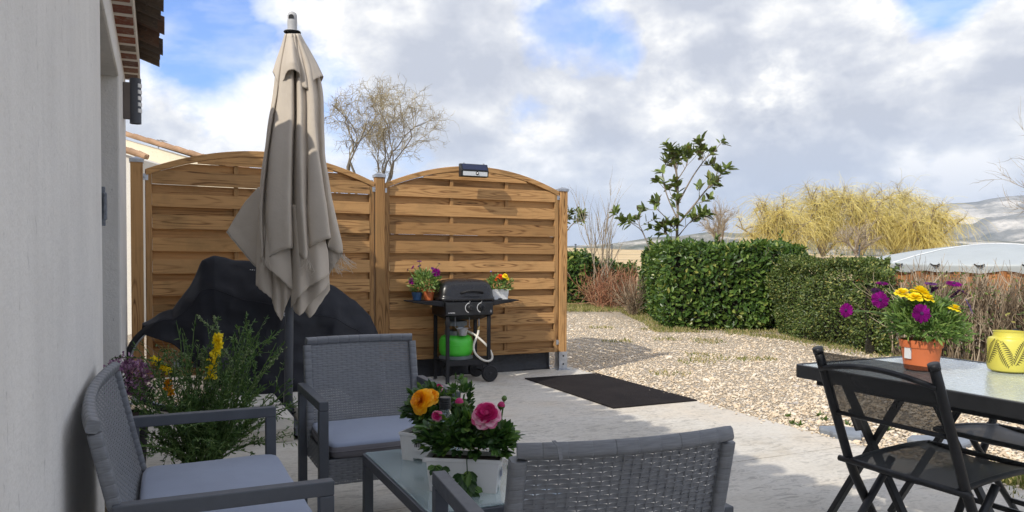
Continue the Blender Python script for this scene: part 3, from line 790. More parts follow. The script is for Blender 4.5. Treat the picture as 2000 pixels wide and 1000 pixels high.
def wrap_band(mb, path, w, h, side, up, piece=0.023):
    """a rail bound with flat rattan, turn by turn"""
    path = np.asarray(path, float); seg = np.linalg.norm(np.diff(path, axis=0), axis=1); s = np.concatenate([[0], np.cumsum(seg)])
    n = max(1, int(s[-1] / piece)); q = np.linspace(0, s[-1], n + 1)
    at = lambda x: np.array([np.interp(x, s, path[:, i]) for i in range(3)])
    up = np.array(up, float); prof = []
    for k in range(16):
        a_ = (k + 0.5) * math.pi / 8; e = 7.0; c, s_ = math.cos(a_), math.sin(a_)
        r_ = ((abs(c) / (w / 2)) ** e + (abs(s_) / (h / 2)) ** e) ** (-1 / e); prof.append((r_ * c, r_ * s_))
    prof = np.array(prof); rings = []
    for i in range(n):
        L_ = q[i + 1] - q[i]; g = 1 + 0.008 * ((i * 7) % 3 - 1)
        for f_, m_ in ((0.0, 0.97), (0.04, 1.0), (0.5, 1.005), (0.96, 1.0), (1.0, 0.97)):
            p = at(q[i] + L_ * f_); d = at(min(q[i] + L_ * f_ + 0.004, s[-1])) - at(max(q[i] + L_ * f_ - 0.004, 0)); d /= np.linalg.norm(d)
            sd = np.cross(d, up); sd /= np.linalg.norm(sd); u2 = np.cross(sd, d)
            rings.append(p + (prof[:, :1] * sd + prof[:, 1:] * u2) * m_ * g)
    V = np.array(rings); mb.grid(V, closed=True); k = len(prof)
    mb.add(V[0], [list(range(k))]); mb.add(V[-1], [list(range(k))])


def cushion(W, D, H, name, parent, loc, seed=0):
    k = 96; tt_ = np.arange(k) * 2 * math.pi / k; th = np.arctan2(np.sign(np.sin(tt_)) * np.abs(np.sin(tt_)) ** 0.8 * D, np.sign(np.cos(tt_)) * np.abs(np.cos(tt_)) ** 0.8 * W)
    def ring(hx, hy, e=6):
        c, s = np.cos(th), np.sin(th)
        r = (np.abs(c / hx) ** e + np.abs(s / hy) ** e) ** (-1 / e); return r * c, r * s
    rows = []
    for ins, z in ((0.06, 0.0), (0.012, 0.001), (0.002, 0.008), (0.0, H * 0.45), (0.0, H * 0.5), (0.002, H - 0.012), (0.007, H - 0.003), (0.02, H + 0.001), (0.06, H + 0.005), (0.12, H + 0.008), (0.19, H + 0.009)):
        x, y = ring(W / 2 - ins, D / 2 - ins, 16 if ins < .05 else 6)
        zz = np.full(k, z); p = np.stack([x, y, zz], -1)
        if z > 0.002: p += (np.stack([np.cos(th), np.sin(th), 0 * th], -1) * 0.003 * noise3(p, 16, seed)[:, None]); p[:, 2] += 0.0035 * noise3(p * (1, 1, 0), 9, seed + 1)
        rows.append(p)
    V = np.array(rows); mb = MB(); mb.grid(V, closed=True)
    fmi = np.zeros((len(rows) - 1, k), int); fmi[:5] = 1
    f, r, m = mb.f[-1]; mb.f[-1] = (f, r, fmi.ravel())
    mb.add(V[-1], [list(range(k))])
    mb.add(V[0], [list(range(k - 1, -1, -1))], mi=1)
    o = mb.build(name, [m_cush, m_cushside], parent, smooth=True); o.location = loc
    pp = V[4] + (np.stack([np.cos(th), np.sin(th), 0 * th], -1) * 0.001)
    pz = MB().tube(pp, 0.0028, 5, closed=True).build('piping', m_cushside, o, smooth=True)
    return o


def lounge_seat(name, label, cat, W, loc, rz, group=None):
    """local: sitter looks along -y"""
    t = thing(name, label, cat, loc, rz, group)
    LW = 0.038; hx = W / 2 - LW / 2; AZ = 0.58; Wb = W - 0.084
    for s in (-1, 1):
        x = s * hx
        MB().box((x, -0.281, (AZ - 0.0385) / 2), (LW, LW, AZ - 0.0385)).build('leg', m_greymetal, t, bevel=0.003)
        MB().box((x, 0.20, (AZ - 0.0385) / 2), (LW, LW, AZ - 0.0385)).build('leg', m_greymetal, t, bevel=0.003)
        MB().box((x, -0.0405, AZ - 0.019), (LW, 0.519, LW)).build('armrest', m_greymetal, t, bevel=0.003)
    z0, z1 = 0.34, 0.785
    def bs(u, v):
        u, v = np.broadcast_arrays(np.asarray(u, float), np.asarray(v, float))
        p = np.stack([(u - 0.5) * (Wb - 0.05), 0.175 + 0.115 * v - 0.030 * (2 * u - 1) ** 2 * (0.4 + 0.6 * v), z0 + v * (z1 - z0 - 0.03)], -1)
        nn = np.broadcast_to(np.array([0, -0.967, 0.25]), p.shape); return p, nn
    bk = MB(); wicker(bk, bs, Wb - 0.05, z1 - z0 - 0.03); back = bk.build('backrest', m_rattan, t, smooth=True)
    fr = MB(); us = np.linspace(-0.045, 1.045, 25)
    tp, _ = bs(us, np.full(25, 1.03)); wrap_band(fr, tp, 0.030, 0.033, None, (0, -0.25, 0.967), 0.05)
    for u_ in (-0.022 - .02 * .5 / W, 1.022 + .02 * .5 / W):
        vs = np.linspace(-0.12, 0.985, 12); sd, _ = bs(np.full(12, u_), vs); wrap_band(fr, sd, 0.034, 0.032, None, (0, -0.967, 0.25), 0.03)
    bt, _ = bs(us, np.full(25, -0.03)); wrap_band(fr, bt, 0.03, 0.03, None, (0, -0.25, 0.967), 0.03)
    fr.build('back_frame', m_rattan, t, smooth=True)
    # seat box with woven apron
    sw = W - 2 * LW - 0.004
    ap = MB()
    flat = lambda o_, ex, ez, nn: (lambda u, v: (np.array(o_) + np.multiply.outer(np.broadcast_arrays(u, v)[0], np.array(ex)) + np.multiply.outer(np.broadcast_arrays(u, v)[1], np.array(ez)), np.broadcast_to(np.array(nn, float), np.broadcast_arrays(u, v)[0].shape + (3,))))
    wicker(ap, flat((-sw / 2, -0.292, 0.235), (sw, 0, 0), (0, 0, 0.105), (0, -1, 0)), sw, 0.105)
    for s in (-1, 1): wicker(ap, flat((s * (sw / 2 + 0.001), -0.29, 0.245), (0, 0.48, 0), (0, 0, 0.10), (s, 0, 0)), 0.48, 0.10)
    wicker(ap, flat((-sw / 2, 0.20, 0.245), (sw, 0, 0), (0, 0, 0.10), (0, 1, 0)), sw, 0.10)
    ap.build('apron', m_rattan, t, smooth=True)
    MB().box((0, -0.046, 0.292), (sw - 0.014, 0.476, 0.096)).build('seat_deck', m_greymetal, t, bevel=0.004)
    cushion(sw - 0.012, 0.480, 0.062, 'seat_cushion', t, (0, -0.066, 0.341), seed=int(W * 10))
    return t


c2 = yard(0.896, 3.6835 - 0.285); armc = lounge_seat('armchair', 'grey rattan armchair facing the camera, its back to the barbecue and umbrella', 'armchair', 0.61, c2, TH, 'grey rattan lounge set')
rz = math.radians(180 + 19.6); fwd = np.array([-math.sin(rad(19.6)), math.cos(rad(19.6)), 0])
copy_tree(armc, np.array([0.266, 1.634, 0]) + fwd * 0.285, rz, 'nearest grey rattan armchair, seen from behind, its woven back at the bottom edge', 'grey rattan lounge set')
tail = MB(); tail.grid(np.array([[(0, 0, 0), (0.008, 0, 0)], [(0.008, -0.008, -0.010), (0.017, -0.007, -0.010)], [(0.012, -0.012, -0.038), (0.021, -0.010, -0.036)]]))
sofa = lounge_seat('sofa', 'grey rattan two-seat sofa with pale blue-grey cushion, its back against the house wall', 'sofa', 1.115, yard(-0.168 + 0.288, 2.5535), rad(115), 'grey rattan lounge set')

# loose end of rattan on the near chair's top rail
near = [o for o in COL.objects if o.get('label', '').startswith('nearest grey')][0]
o = tail.build('loose_strand', m_rattan, near); o.location = (0.205, 0.312, 0.797); o.rotation_euler = (0, 0, rad(180))
sm = o.modifiers.new('thick', 'SOLIDIFY'); sm.thickness = 0.0015

# coffee table
m_glass, nt, b = pbr('frosted_glass'); b.inputs['Base Color'].default_value = (0.62, 0.75, 0.78, 1); b.inputs['Transmission Weight'].default_value = 0.72; b.inputs['Roughness'].default_value = 0.12; b.inputs['IOR'].default_value = 1.5
t = nd(nt, 'ShaderNodeTexCoord').outputs['Object']; bumpto(nt, b, noise(nt, t, 90, 3), 0.12, 0.002)
ct = thing('coffee_table', 'low grey framed coffee table with frosted glass top under the white planters', 'coffee table', (0, 0, 0), TH)
pA = np.array([-0.582, 2.965]); ctl = np.array([*pA, 0]) + NX * 0.24 - WY * 0.40; ct.location = tuple(ctl)
MB().box((0, 0, 0.401), (0.462, 0.782, 0.006)).build('glass_top', m_glass, ct, bevel=0.002)
for sx_ in (-1, 1):
    for sy_ in (-1, 1): MB().box((sx_ * 0.2225, sy_ * 0.3825, 0.1805), (0.035, 0.035, 0.361)).build('leg', m_greymetal, ct, bevel=0.002)
    MB().box((sx_ * 0.2225, 0, 0.3795), (0.035, 0.80, 0.036)).build('rail', m_greymetal, ct, bevel=0.002)
    MB().box((0, sx_ * 0.3825, 0.3795), (0.4085, 0.035, 0.0355)).build('rail', m_greymetal, ct, bevel=0.002)

# ================================================================ dining table and folding chairs
m_tglass, nt, b = pbr('pebbled_glass'); b.inputs['Base Color'].default_value = (0.70, 0.78, 0.80, 1); b.inputs['Transmission Weight'].default_value = 0.45; b.inputs['Roughness'].default_value = 0.16
t = nd(nt, 'ShaderNodeTexCoord').outputs['Object']
bumpto(nt, b, noise(nt, vmath(nt, 'MULTIPLY', t, (28, 62, 30)), 1.0, 4, 0.55), 0.35, 0.004)
dt = thing('dining_table', 'black framed garden table with pebbled glass top holding the daisy pot and yellow lantern', 'table', yard(2.449 + 0.415, 2.43 - 0.70), TH)
def rrect(hx, hy, r, n=6):
    out = []
    for cx, cy, a0 in ((hx - r, hy - r, 0), (-hx + r, hy - r, 90), (-hx + r, -hy + r, 180), (hx - r, -hy + r, 270)):
        for k in range(n + 1):
            a = rad(a0 + 90 * k / n); out.append((cx + r * math.cos(a), cy + r * math.sin(a)))
    return np.array(out)
def ringbar(mb, hx, hy, r, w, z0, z1):
    o_ = rrect(hx, hy, r); i_ = rrect(hx - w, hy - w, max(r - w, 0.004))
    k = len(o_); V = np.array([np.c_[i_, np.full(k, z0)], np.c_[o_, np.full(k, z0)], np.c_[o_, np.full(k, z1)], np.c_[i_, np.full(k, z1)], np.c_[i_, np.full(k, z0)]])
    mb.grid(V, closed=True)
mb = MB(); ringbar(mb, 0.415, 0.70, 0.045, 0.022, 0.668, 0.722); mb.build('table_frame', m_black, dt, bevel=0.003)
gp = rrect(0.3925, 0.6775, 0.03); k = len(gp); mb = MB()
mb.add(np.c_[gp, np.full(k, 0.7195)], [list(range(k))]); mb.add(np.c_[gp, np.full(k, 0.714)], [list(range(k))[::-1]]); mb.grid(np.array([np.c_[gp, np.full(k, 0.714)], np.c_[gp, np.full(k, 0.7195)]]), closed=True)
mb.build('glass_top', m_tglass, dt)
for sy_ in (1, -1):
    for x in (-0.225, 0.225):
        yy = lambda s: sy_ * (0.70 - s)
        dx = 0.014 if x < 0 else -0.014
        MB().bar((x - dx, yy(0.13), 0.64), (x - dx, yy(0.52), 0.0), 0.022, 0.034, (1, 0, 0)).build('leg', m_black, dt, bevel=0.003)
        MB().bar((x + dx, yy(0.38), 0.64), (x + dx, yy(0.0), 0.0), 0.022, 0.034, (1, 0, 0)).build('leg', m_black, dt, bevel=0.003)
        MB().bar((x - dx * 2.6, yy(0.185), 0.55), (x - dx * 2.6, yy(0.225), 0.47), 0.018, 0.045, (1, 0, 0)).build('latch', m_blackmatt, dt, bevel=0.004)
for x in (-0.225, 0.225): MB().box((x, 0, 0.628), (0.024, 1.1, 0.024)).build('rail', m_black, dt, bevel=0.003)
for y in (0.57, -0.57): MB().box((0, y, 0.657), (0.83 - 0.044, 0.03, 0.02)).build('cross_rail', m_black, dt, bevel=0.003)

m_mesh, nt, b = pbr('black_mesh'); t = nd(nt, 'ShaderNodeTexCoord').outputs['Object']
b.inputs['Base Color'].default_value = (0.013, 0.014, 0.016, 1); b.inputs['Roughness'].default_value = 0.55
tr = nd(nt, 'ShaderNodeBsdfTransparent'); mx = nd(nt, 'ShaderNodeMixShader'); mx.inputs[0].default_value = 0.38
lw = nd(nt, 'ShaderNodeLayerWeight'); lw.inputs[0].default_value = 0.5
facing = mth(nt, 'SUBTRACT', 1.0, lw.outputs['Facing'])   # an open weave closes up when seen at a slant
lk(nt, mth(nt, 'MULTIPLY', mth(nt, 'MULTIPLY_ADD', noise(nt, t, 260, 2), 0.2, 0.19), mth(nt, 'POWER', facing, 1.35)), mx.inputs[0])
lk(nt, b.outputs[0], mx.inputs[1]); lk(nt, tr.outputs[0], mx.inputs[2]); lk(nt, mx.outputs[0], nt.nodes['Material Output'].inputs[0])


def folding_chair(label, loc, rz):
    t = thing('folding_chair', label, 'folding chair', loc, rz, 'black folding garden chairs')
    HX = 0.225
    for s in (-1, 1):
        x = s * HX
        MB().tube([(x, 0.225, 0.84), (x, 0.20, 0.78), (x, 0.065, 0.44), (x, 0.03, 0.37), (x, -0.10, 0.16), (x, -0.19, 0.0)], 0.0165, 10).tube([(x, 0.222, 0.834), (x, 0.229, 0.851)], 0.0185, 10).build('back_post', m_black, t, smooth=True, bevel=0)
        MB().tube([(x * 0.87, -0.13, 0.425), (x * 0.87, -0.09, 0.37), (x * 0.87, 0.10, 0.15), (x * 0.87, 0.235, 0.0)], 0.014, 10).build('rear_leg', m_black, t, smooth=True)
    MB().bar((-HX, -0.115, 0.135), (HX, -0.115, 0.135), 0.014, 0.022).build('stretcher', m_black, t, bevel=0.003)
    MB().bar((-HX * .87, 0.155, 0.095), (HX * .87, 0.155, 0.095), 0.014, 0.022).build('stretcher', m_black, t, bevel=0.003)
    # back: curved rail, rods, mesh
    xs = np.linspace(-HX, HX, 17)
    MB().tube(np.stack([xs, 0.212 + 0.020 * (1 - (xs / HX) ** 2), 0.775 + 0.032 * (1 - (xs / HX) ** 2)], -1), 0.0095, 8).build('top_rail', m_black, t, smooth=True)
    MB().tube([(-HX, 0.139, 0.615), (HX, 0.139, 0.615)], 0.008, 8).build('lower_rail', m_black, t, smooth=True)
    zz = np.linspace(0.615, 0.838, 7); pm = []
    for z in zz:
        f = (z - 0.615) / 0.223
        pm.append(np.stack([xs * 0.985, 0.139 + f * 0.085 + 0.020 * np.sin(math.pi * np.clip(f, 0, 1)) * (1 - (xs / HX) ** 2), np.full(17, z)], -1))
    MB().grid(np.array(pm)).build('back_mesh', m_mesh, t, smooth=True)
    # seat
    ys = np.linspace(0.085, -0.345, 13); sz = lambda y: 0.432 + 0.028 * np.sin(np.clip((0.085 - y) / 0.43, 0, 1) * math.pi * 0.62) 
    for s in (-1, 1): MB().tube(np.stack([np.full(13, s * (HX - 0.022)), ys, sz(ys)], -1), 0.0105, 8).build('seat_rail', m_black, t, smooth=True)
    MB().tube([(-HX - 0.028, 0.078, 0.432), (HX + 0.028, 0.078, 0.432)], 0.0115, 10).build('seat_rod', m_black, t, smooth=True)
    xf = np.linspace(-HX + 0.022, HX - 0.022, 13)
    MB().tube(np.stack([xf, np.full(13, -0.345), sz(-0.345) - 0.0 * xf], -1), 0.0105, 8).build('seat_rod', m_black, t, smooth=True)
    sm_ = []
    for y in ys: sm_.append(np.stack([xf, np.full(13, y), sz(y) + 0.009 - 0.022 * (1 - (xf / HX) ** 2)], -1))
    MB().grid(np.array(sm_)).build('seat_mesh', m_mesh, t, smooth=True)
    return t


fc = folding_chair('black folding chair with mesh back in front of the glass table', yard(2.146 + 0.225, 1.78), rad(115))
copy_tree(fc, yard(3.30, 1.93), rad(-65), 'black folding chair pushed under the far side of the glass table, only seat showing')

# ================================================================ barbecue
bq = thing('barbecue', 'black two-burner gas barbecue trolley with closed lid and side shelves, against the fence', 'barbecue', (0, 0, 0), TH)
pFL = np.array(P(872, 750, 6.97)); pFL[2] = 0
bq.location = tuple(pFL + NX * 0.215 + WY * 0.19)
SH = 0.775
for s in (-1, 1):
    for f_ in (-1, 1):
        z0 = 0.0 if s < 0 else 0.10
        MB().box((s * 0.205, -0.19 if f_ < 0 else 0.145, (0.62 + z0) / 2), (0.032, 0.024, 0.62 - z0)).build('leg', m_blackmatt, bq, bevel=0.002)
MB().box((0, -0.02, 0.205), (0.44, 0.33, 0.014)).box((0, -0.184, 0.187), (0.376, 0.014, 0.05)).box((0, 0.14, 0.187), (0.376, 0.014, 0.05)).build('bottom_shelf', m_blackmatt, bq, bevel=0.002)
fb = MB(); fb.box((0.0, -0.02, 0.69), (0.475, 0.36, 0.13)); fb.add([(-0.235, -0.20, .625), (-0.235, .15, .625), (-0.15, .1, .58), (-0.15, -.1, .58), (0.235, -0.2, .625), (0.235, .15, .625), (0.15, .1, .58), (0.15, -.1, .58)],
        [[0, 1, 2, 3], [4, 7, 6, 5], [0, 3, 7, 4], [1, 5, 6, 2], [3, 2, 6, 7]])
fb.build('firebox', m_black, bq, bevel=0.006)
pn = MB().box((0.0, -0.212, 0.69), (0.47, 0.02, 0.118)).build('control_panel', m_black, bq, bevel=0.004)
RX = np.array([[1, 0, 0], [0, 0, -1], [0, 1, 0]])
mp = M('white_print', (0.6, 0.6, 0.6), 0.6, var=0.05)
for x in (0.0, 0.118):
    kb = MB().lathe([(0.0005, 0.034), (0.020, 0.034), (0.025, 0.030), (0.028, 0.004), (0.036, 0.003), (0.036, 0)], 20, (x, -0.222, 0.70), RX).build('knob', m_black, bq, smooth=False)
    MB().box((x, -0.259, 0.70), (0.010, 0.012, 0.042)).build('grip', m_blackmatt, kb, bevel=0.002)
    dial = MB()
    a = np.linspace(rad(95), rad(255), 14); R0, R1 = 0.041, 0.048
    V = np.array([np.stack([x + r_ * np.cos(a), np.full(14, -0.2232), 0.70 + r_ * np.sin(a)], -1) for r_ in (R0, R1)]); dial.grid(V)
    dial.box((x, -0.2230, 0.755), (0.004, 0.001, 0.010)); dial.build('dial_mark', mp, bq)
lg = MB()
for k, (x, w_) in enumerate(((-0.205, 0.012), (-0.190, 0.008), (-0.178, 0.010), (-0.164, 0.012), (-0.150, 0.006))): lg.box((x, -0.2228, 0.655 + 0.001 * (k % 2)), (w_, 0.0012, 0.008))
for x, z in ((0.212, 0.672), (0.216, 0.664), (0.209, 0.664), (0.2125, 0.656)): lg.box((x, -0.2228, z), (0.012, 0.0012, 0.004))
lg.build('printed_marks', mp, bq)
# lid: a loaf-shaped shell
rows = []; th = np.linspace(0, 2 * math.pi, 65)[:-1]
for f_, z in ((1.0, 0.0), (1.02, 0.006), (1.02, 0.028), (0.985, 0.034), (0.975, 0.05), (0.94, 0.095), (0.88, 0.13), (0.78, 0.155), (0.6, 0.172), (0.35, 0.180), (0.1, 0.183)):
    e = 7.0; c, s = np.cos(th), np.sin(th); hx, hy = 0.272 * f_ ** 0.9, 0.187 * f_ ** 1.2
    r = (np.abs(c / hx) ** e + np.abs(s / hy) ** e) ** (-1 / e); rows.append(np.stack([r * c, r * s - 0.022, np.full(64, SH - 0.015 + z * 1.12)], -1))
V = np.array(rows); mb = MB(); mb.grid(V, closed=True); mb.add(V[-1], [list(range(64))])
lid = mb.build('lid', M('lid_enamel', (0.010, 0.010, 0.012), 0.30, var=0.1, scale=8), bq, smooth=True)
hx = np.linspace(-1, 1, 13); hp = np.stack([0.03 + hx * 0.105, -0.207 - 0.038 * (1 - np.abs(hx) ** 5), SH + 0.06 + 0.022 * (1 - np.abs(hx) ** 3)], -1)
MB().tube(hp, 0.011, 10).build('handle', m_blackmatt, lid, smooth=True)
MB().lathe([(0.0005, 0.006), (0.02, 0.006), (0.022, 0)], 20, (0.03, -0.055, SH + 0.167), np.array([[1, 0, 0], [0, .97, -.24], [0, .24, .97]])).build('thermometer', m_steel, lid)
for s, x0, x1 in ((-1, -0.238, -0.53), (1, 0.238, 0.53)):
    sh = MB()
    for z0, z1, ins in ((SH - 0.045, SH - 0.012, 0.0),):
        sh.add([(x0, -0.19, z0 - 0.02), (x0, 0.15, z0 - 0.02), (x0, 0.15, z1), (x0, -0.19, z1), (x1, -0.16, z0 + 0.022), (x1, 0.12, z0 + 0.022), (x1, 0.13, z1), (x1, -0.17, z1)],
               [[0, 1, 2, 3], [4, 7, 6, 5], [0, 4, 5, 1], [3, 2, 6, 7], [0, 3, 7, 4], [1, 5, 6, 2]])
    sh.build('side_shelf', m_blackmatt, bq, bevel=0.008, seg=3)
RYW = np.array([[0, 0, 1], [1, 0, 0], [0, 1, 0]])
for y in (-0.215, 0.12):
    wh = MB().lathe([(0.001, 0.022), (0.05, 0.022), (0.055, 0.019), (0.060, 0.02), (0.072, 0.02), (0.079, 0.012), (0.079, -0.012), (0.072, -0.02), (0.001, -0.02)], 28, (0.205, y, 0.0795), RX).build('wheel', m_blackmatt, bq)
    MB().lathe([(0.0005, 0.028), (0.014, 0.026), (0.016, 0.02)], 14, (0.205, y, 0.0795), RX).build('hub', m_black, wh)
MB().tube([(0.205, -0.2, 0.0795), (0.205, 0.13, 0.0795)], 0.007, 8).build('axle', m_blackmatt, bq)
for y in (-0.06,):
    MB().lathe([(0.001, 0.02), (0.055, 0.02), (0.06, 0.012), (0.06, -0.012), (0.055, -0.02), (0.001, -0.02)], 24, (-0.10, 0.10, 0.075), RX).build('rear_roller', m_blackmatt, bq)
wr = MB()
for x in (-0.12, 0.02): wr.tube([(x, -0.16, 0.63), (x, -0.16, 0.52), (x + 0.015, -0.16, 0.505)], 0.0022, 5)
wr.tube([(-0.105, -0.16, 0.505), (0.02, -0.16, 0.505)], 0.0022, 5); wr.build('grease_wire', m_steel, bq)
MB().lathe([(0.001, 0.44), (0.04, 0.44), (0.05, 0.505), (0.053, 0.507), (0.053, 0.51), (0.046, 0.509), (0.038, 0.446), (0.001, 0.446)], 20, (-0.05, -0.16, 0)).build('grease_cup', m_steel, bq)

gb = thing('gas_bottle', 'bright green gas bottle with grey collar on the bottom shelf of the barbecue', 'gas bottle', np.array(bq.location) + NX * -0.055 + WY * -0.01 + np.array([0, 0, 0.213]), TH)
m_green = M('bright_green_enamel', (0.07, 0.55, 0.04), 0.33, var=0.08, scale=6); m_greypl = M('grey_plastic', (0.13, 0.15, 0.155), 0.6, var=0.15)
MB().lathe([(0.001, 0.02), (0.11, 0.02), (0.140, 0.032), (0.156, 0.06), (0.160, 0.10), (0.160, 0.155), (0.155, 0.18), (0.138, 0.208), (0.10, 0.225), (0.001, 0.232)], 48).build('body', m_green, gb, smooth=True)
MB().lathe([(0.161, 0.128), (0.1625, 0.130), (0.1625, 0.134), (0.161, 0.136)], 48).build('weld_seam', m_green, gb, smooth=True)
MB().lathe([(0.125, 0.035), (0.150, 0.022), (0.160, 0.018), (0.160, 0.0), (0.12, 0.0), (0.12, 0.03)], 48).build('foot_ring', m_greypl, gb, smooth=False)
cl = MB(); cl.lathe([(0.088, 0.222), (0.108, 0.200), (0.108, 0.262), (0.104, 0.262), (0.086, 0.23)], 36)
for k in range(3):
    a = rad(k * 120 + 40); aa = np.linspace(a - 0.35, a + 0.35, 6)
    V = np.array([np.stack([r_ * np.cos(aa), r_ * np.sin(aa), np.full(6, z)], -1) for r_, z in ((0.104, .258), (0.100, .315), (0.094, .315), (0.098, .258))])
    cl.grid(V)
cl.lathe([(0.094, 0.310), (0.104, 0.310), (0.106, 0.345), (0.102, 0.352), (0.090, 0.352), (0.086, 0.345), (0.094, 0.31)], 36); cl.build('collar', m_greypl, gb)
MB().lathe([(0.001, 0.225), (0.028, 0.225), (0.028, 0.27), (0.036, 0.275), (0.036, 0.31), (0.018, 0.33), (0.001, 0.33)], 20).build('valve', M('brass', (0.35, 0.24, 0.09), 0.4, metal=0.8), gb)
gl = np.array(gb.location); bl = np.array(bq.location)
hz = thing('gas_hose', 'cream rubber gas hose looping from the barbecue down to the green bottle', 'hose', (0, 0, 0))
H0 = bl + NX * 0.125 + WY * -0.14
cpts = [H0 + (0, 0, 0.59), H0 + (0, 0, 0.50), H0 + NX * -0.012 + (0, 0, 0.44), H0 + NX * -0.06 + WY * -0.02 + (0, 0, 0.34), H0 + NX * -0.052 + WY * -0.05 + (0, 0, 0.265), H0 + NX * 0.02 + WY * -0.06 + (0, 0, 0.205), H0 + NX * 0.085 + WY * -0.06 + (0, 0, 0.195),
        H0 + NX * 0.115 + WY * -0.055 + (0, 0, 0.23), H0 + NX * 0.085 + WY * -0.045 + (0, 0, 0.31), H0 + NX * 0.02 + WY * -0.02 + (0, 0, 0.385), H0 + NX * -0.05 + WY * 0.02 + (0, 0, 0.445), gl + NX * 0.04 + (0, 0, 0.285)]
def spline(c, n=8):
    c = np.array(c, float); c = np.vstack([2 * c[0] - c[1], c, 2 * c[-1] - c[-2]]); out = []
    for i in range(1, len(c) - 2):
        for k in range(n):
            t_ = k / n; p0, p1, p2, p3 = c[i - 1:i + 3]
            out.append(0.5 * ((2 * p1) + (-p0 + p2) * t_ + (2 * p0 - 5 * p1 + 4 * p2 - p3) * t_ ** 2 + (-p0 + 3 * p1 - 3 * p2 + p3) * t_ ** 3))
    out.append(c[-2]); return np.array(out)
sp_ = spline(cpts)
MB().tube(sp_[8:], 0.0105, 10).build('tube', M('cream_rubber', (0.70, 0.66, 0.58), 0.5, var=0.05), hz, smooth=True)
MB().tube(sp_[6:11], 0.013, 10).build('brass_joint', M('brass_joint', (0.45, 0.32, 0.14), 0.4, metal=0.8), hz, smooth=True)
MB().tube(sp_[:7], 0.006, 8).build('inlet_pipe', m_steel, hz, smooth=True)

# ================================================================ parasol, its base and the ballast slabs
m_canvas, nt, b = pbr('taupe_canvas'); t = nd(nt, 'ShaderNodeTexCoord').outputs['Object']
c = ramp(nt, noise(nt, t, 1.6, 6, 0.6), [(0.32, (0.53, 0.465, 0.385)), (0.68, (0.61, 0.545, 0.46))])
c = mixc(nt, ramp(nt, noise(nt, vmath(nt, 'MULTIPLY', t, (7, 7, 2.2)), 1.0, 5, 0.7), [(0.6, 0.0), (0.8, 0.35)]), c, (0.31, 0.275, 0.235))
lk(nt, c, b.inputs['Base Color']); b.inputs['Roughness'].default_value = 0.85; b.inputs['Specular IOR Level'].default_value = 0.2
bumpto(nt, b, mth(nt, 'ADD', noise(nt, t, 9, 5, 0.6), mth(nt, 'MULTIPLY', noise(nt, t, 500, 2), 0.05)), 0.25, 0.02)
trn = nd(nt, 'ShaderNodeBsdfTranslucent'); lk(nt, c, trn.inputs[0]); mx = nd(nt, 'ShaderNodeMixShader'); mx.inputs[0].default_value = 0.12
lk(nt, b.outputs[0], mx.inputs[1]); lk(nt, trn.outputs[0], mx.inputs[2]); lk(nt, mx.outputs[0], nt.nodes['Material Output'].inputs[0])
PP = np.array([-1.535, 5.22, 0.0])
ps = thing('parasol', 'closed beige garden umbrella with drooping frayed canopy hanging round a grey pole', 'umbrella', PP, 0)
MB().tube([(0, 0, 0.04), (0.010, 0, 0.80), (0.036, 0, 2.70)], 0.029, 20).build('pole', m_greymetal, ps, smooth=True)
cr = MB(); cr.box((0, -0.035, 0.34), (0.03, 0.03, 0.10)); cr.tube([(0.02, -0.05, 0.33), (0.07, -0.06, 0.33), (0.07, -0.06, 0.28)], 0.006, 6); 
fn = MB(); ang = np.linspace(0, 2 * math.pi, 25)[:-1]
fn.lathe([(0.001, 2.685), (0.052, 2.685), (0.052, 2.695), (0.034, 2.697), (0.031, 2.70), (0.033, 2.755)], 24)
V = []
for z, r_ in ((2.755, 0.033), (2.80, 0.032), (2.815, 0.026), (2.824, 0.012), (2.826, 0.001)): V.append(np.stack([r_ * np.cos(ang), r_ * 0.8 * np.sin(ang), np.full(24, z)], -1))
fn.grid(np.array(V), closed=True)
m_lgrey = M('pale_grey_plastic', (0.42, 0.42, 0.42), 0.5, var=0.08)
fi = fn.build('finial', m_lgrey, ps, smooth=False, bevel=0.002); fi.location = (0.036, 0, 0)
aa = np.linspace(0, math.pi, 9); op = [(-0.017, -0.0285, 2.772)] + [(0.017 * math.cos(math.pi - x), -0.0285, 2.786 + 0.014 * math.sin(x)) for x in aa] + [(0.017, -0.0285, 2.772)]
mb = MB(); op = np.array(op); mb.add(np.vstack([op, op + (0, 0.012, 0)]), [list(range(len(op)))]); mb.grid(np.array([op, op + (0, 0.012, 0)]), closed=True); mb.build('slot_shade', m_blackmatt, fi)  # black plug standing in for the shade inside the open slot
MB().lathe([(0.034, 2.690), (0.056, 2.690), (0.057, 2.684), (0.034, 2.684)], 24).build('collar_ring', m_blackmatt, fi)


LV = [66, 125, 180, 240, 300, 360, 420, 480]


def catmull(a, n):
    """smooth through rows of a (k, ...), n steps per span"""
    a = np.concatenate([2 * a[:1] - a[1:2], a, 2 * a[-1:] - a[-2:-1]]); out = []
    for i in range(1, len(a) - 2):
        p0, p1, p2, p3 = a[i - 1], a[i], a[i + 1], a[i + 2]
        for k in range(n):
            t_ = k / n; out.append(0.5 * (2 * p1 + (p2 - p0) * t_ + (2 * p0 - 5 * p1 + 4 * p2 - p3) * t_ ** 2 + (-p0 + 3 * p1 - 3 * p2 + p3) * t_ ** 3))
    out.append(a[-2]); return np.array(out)


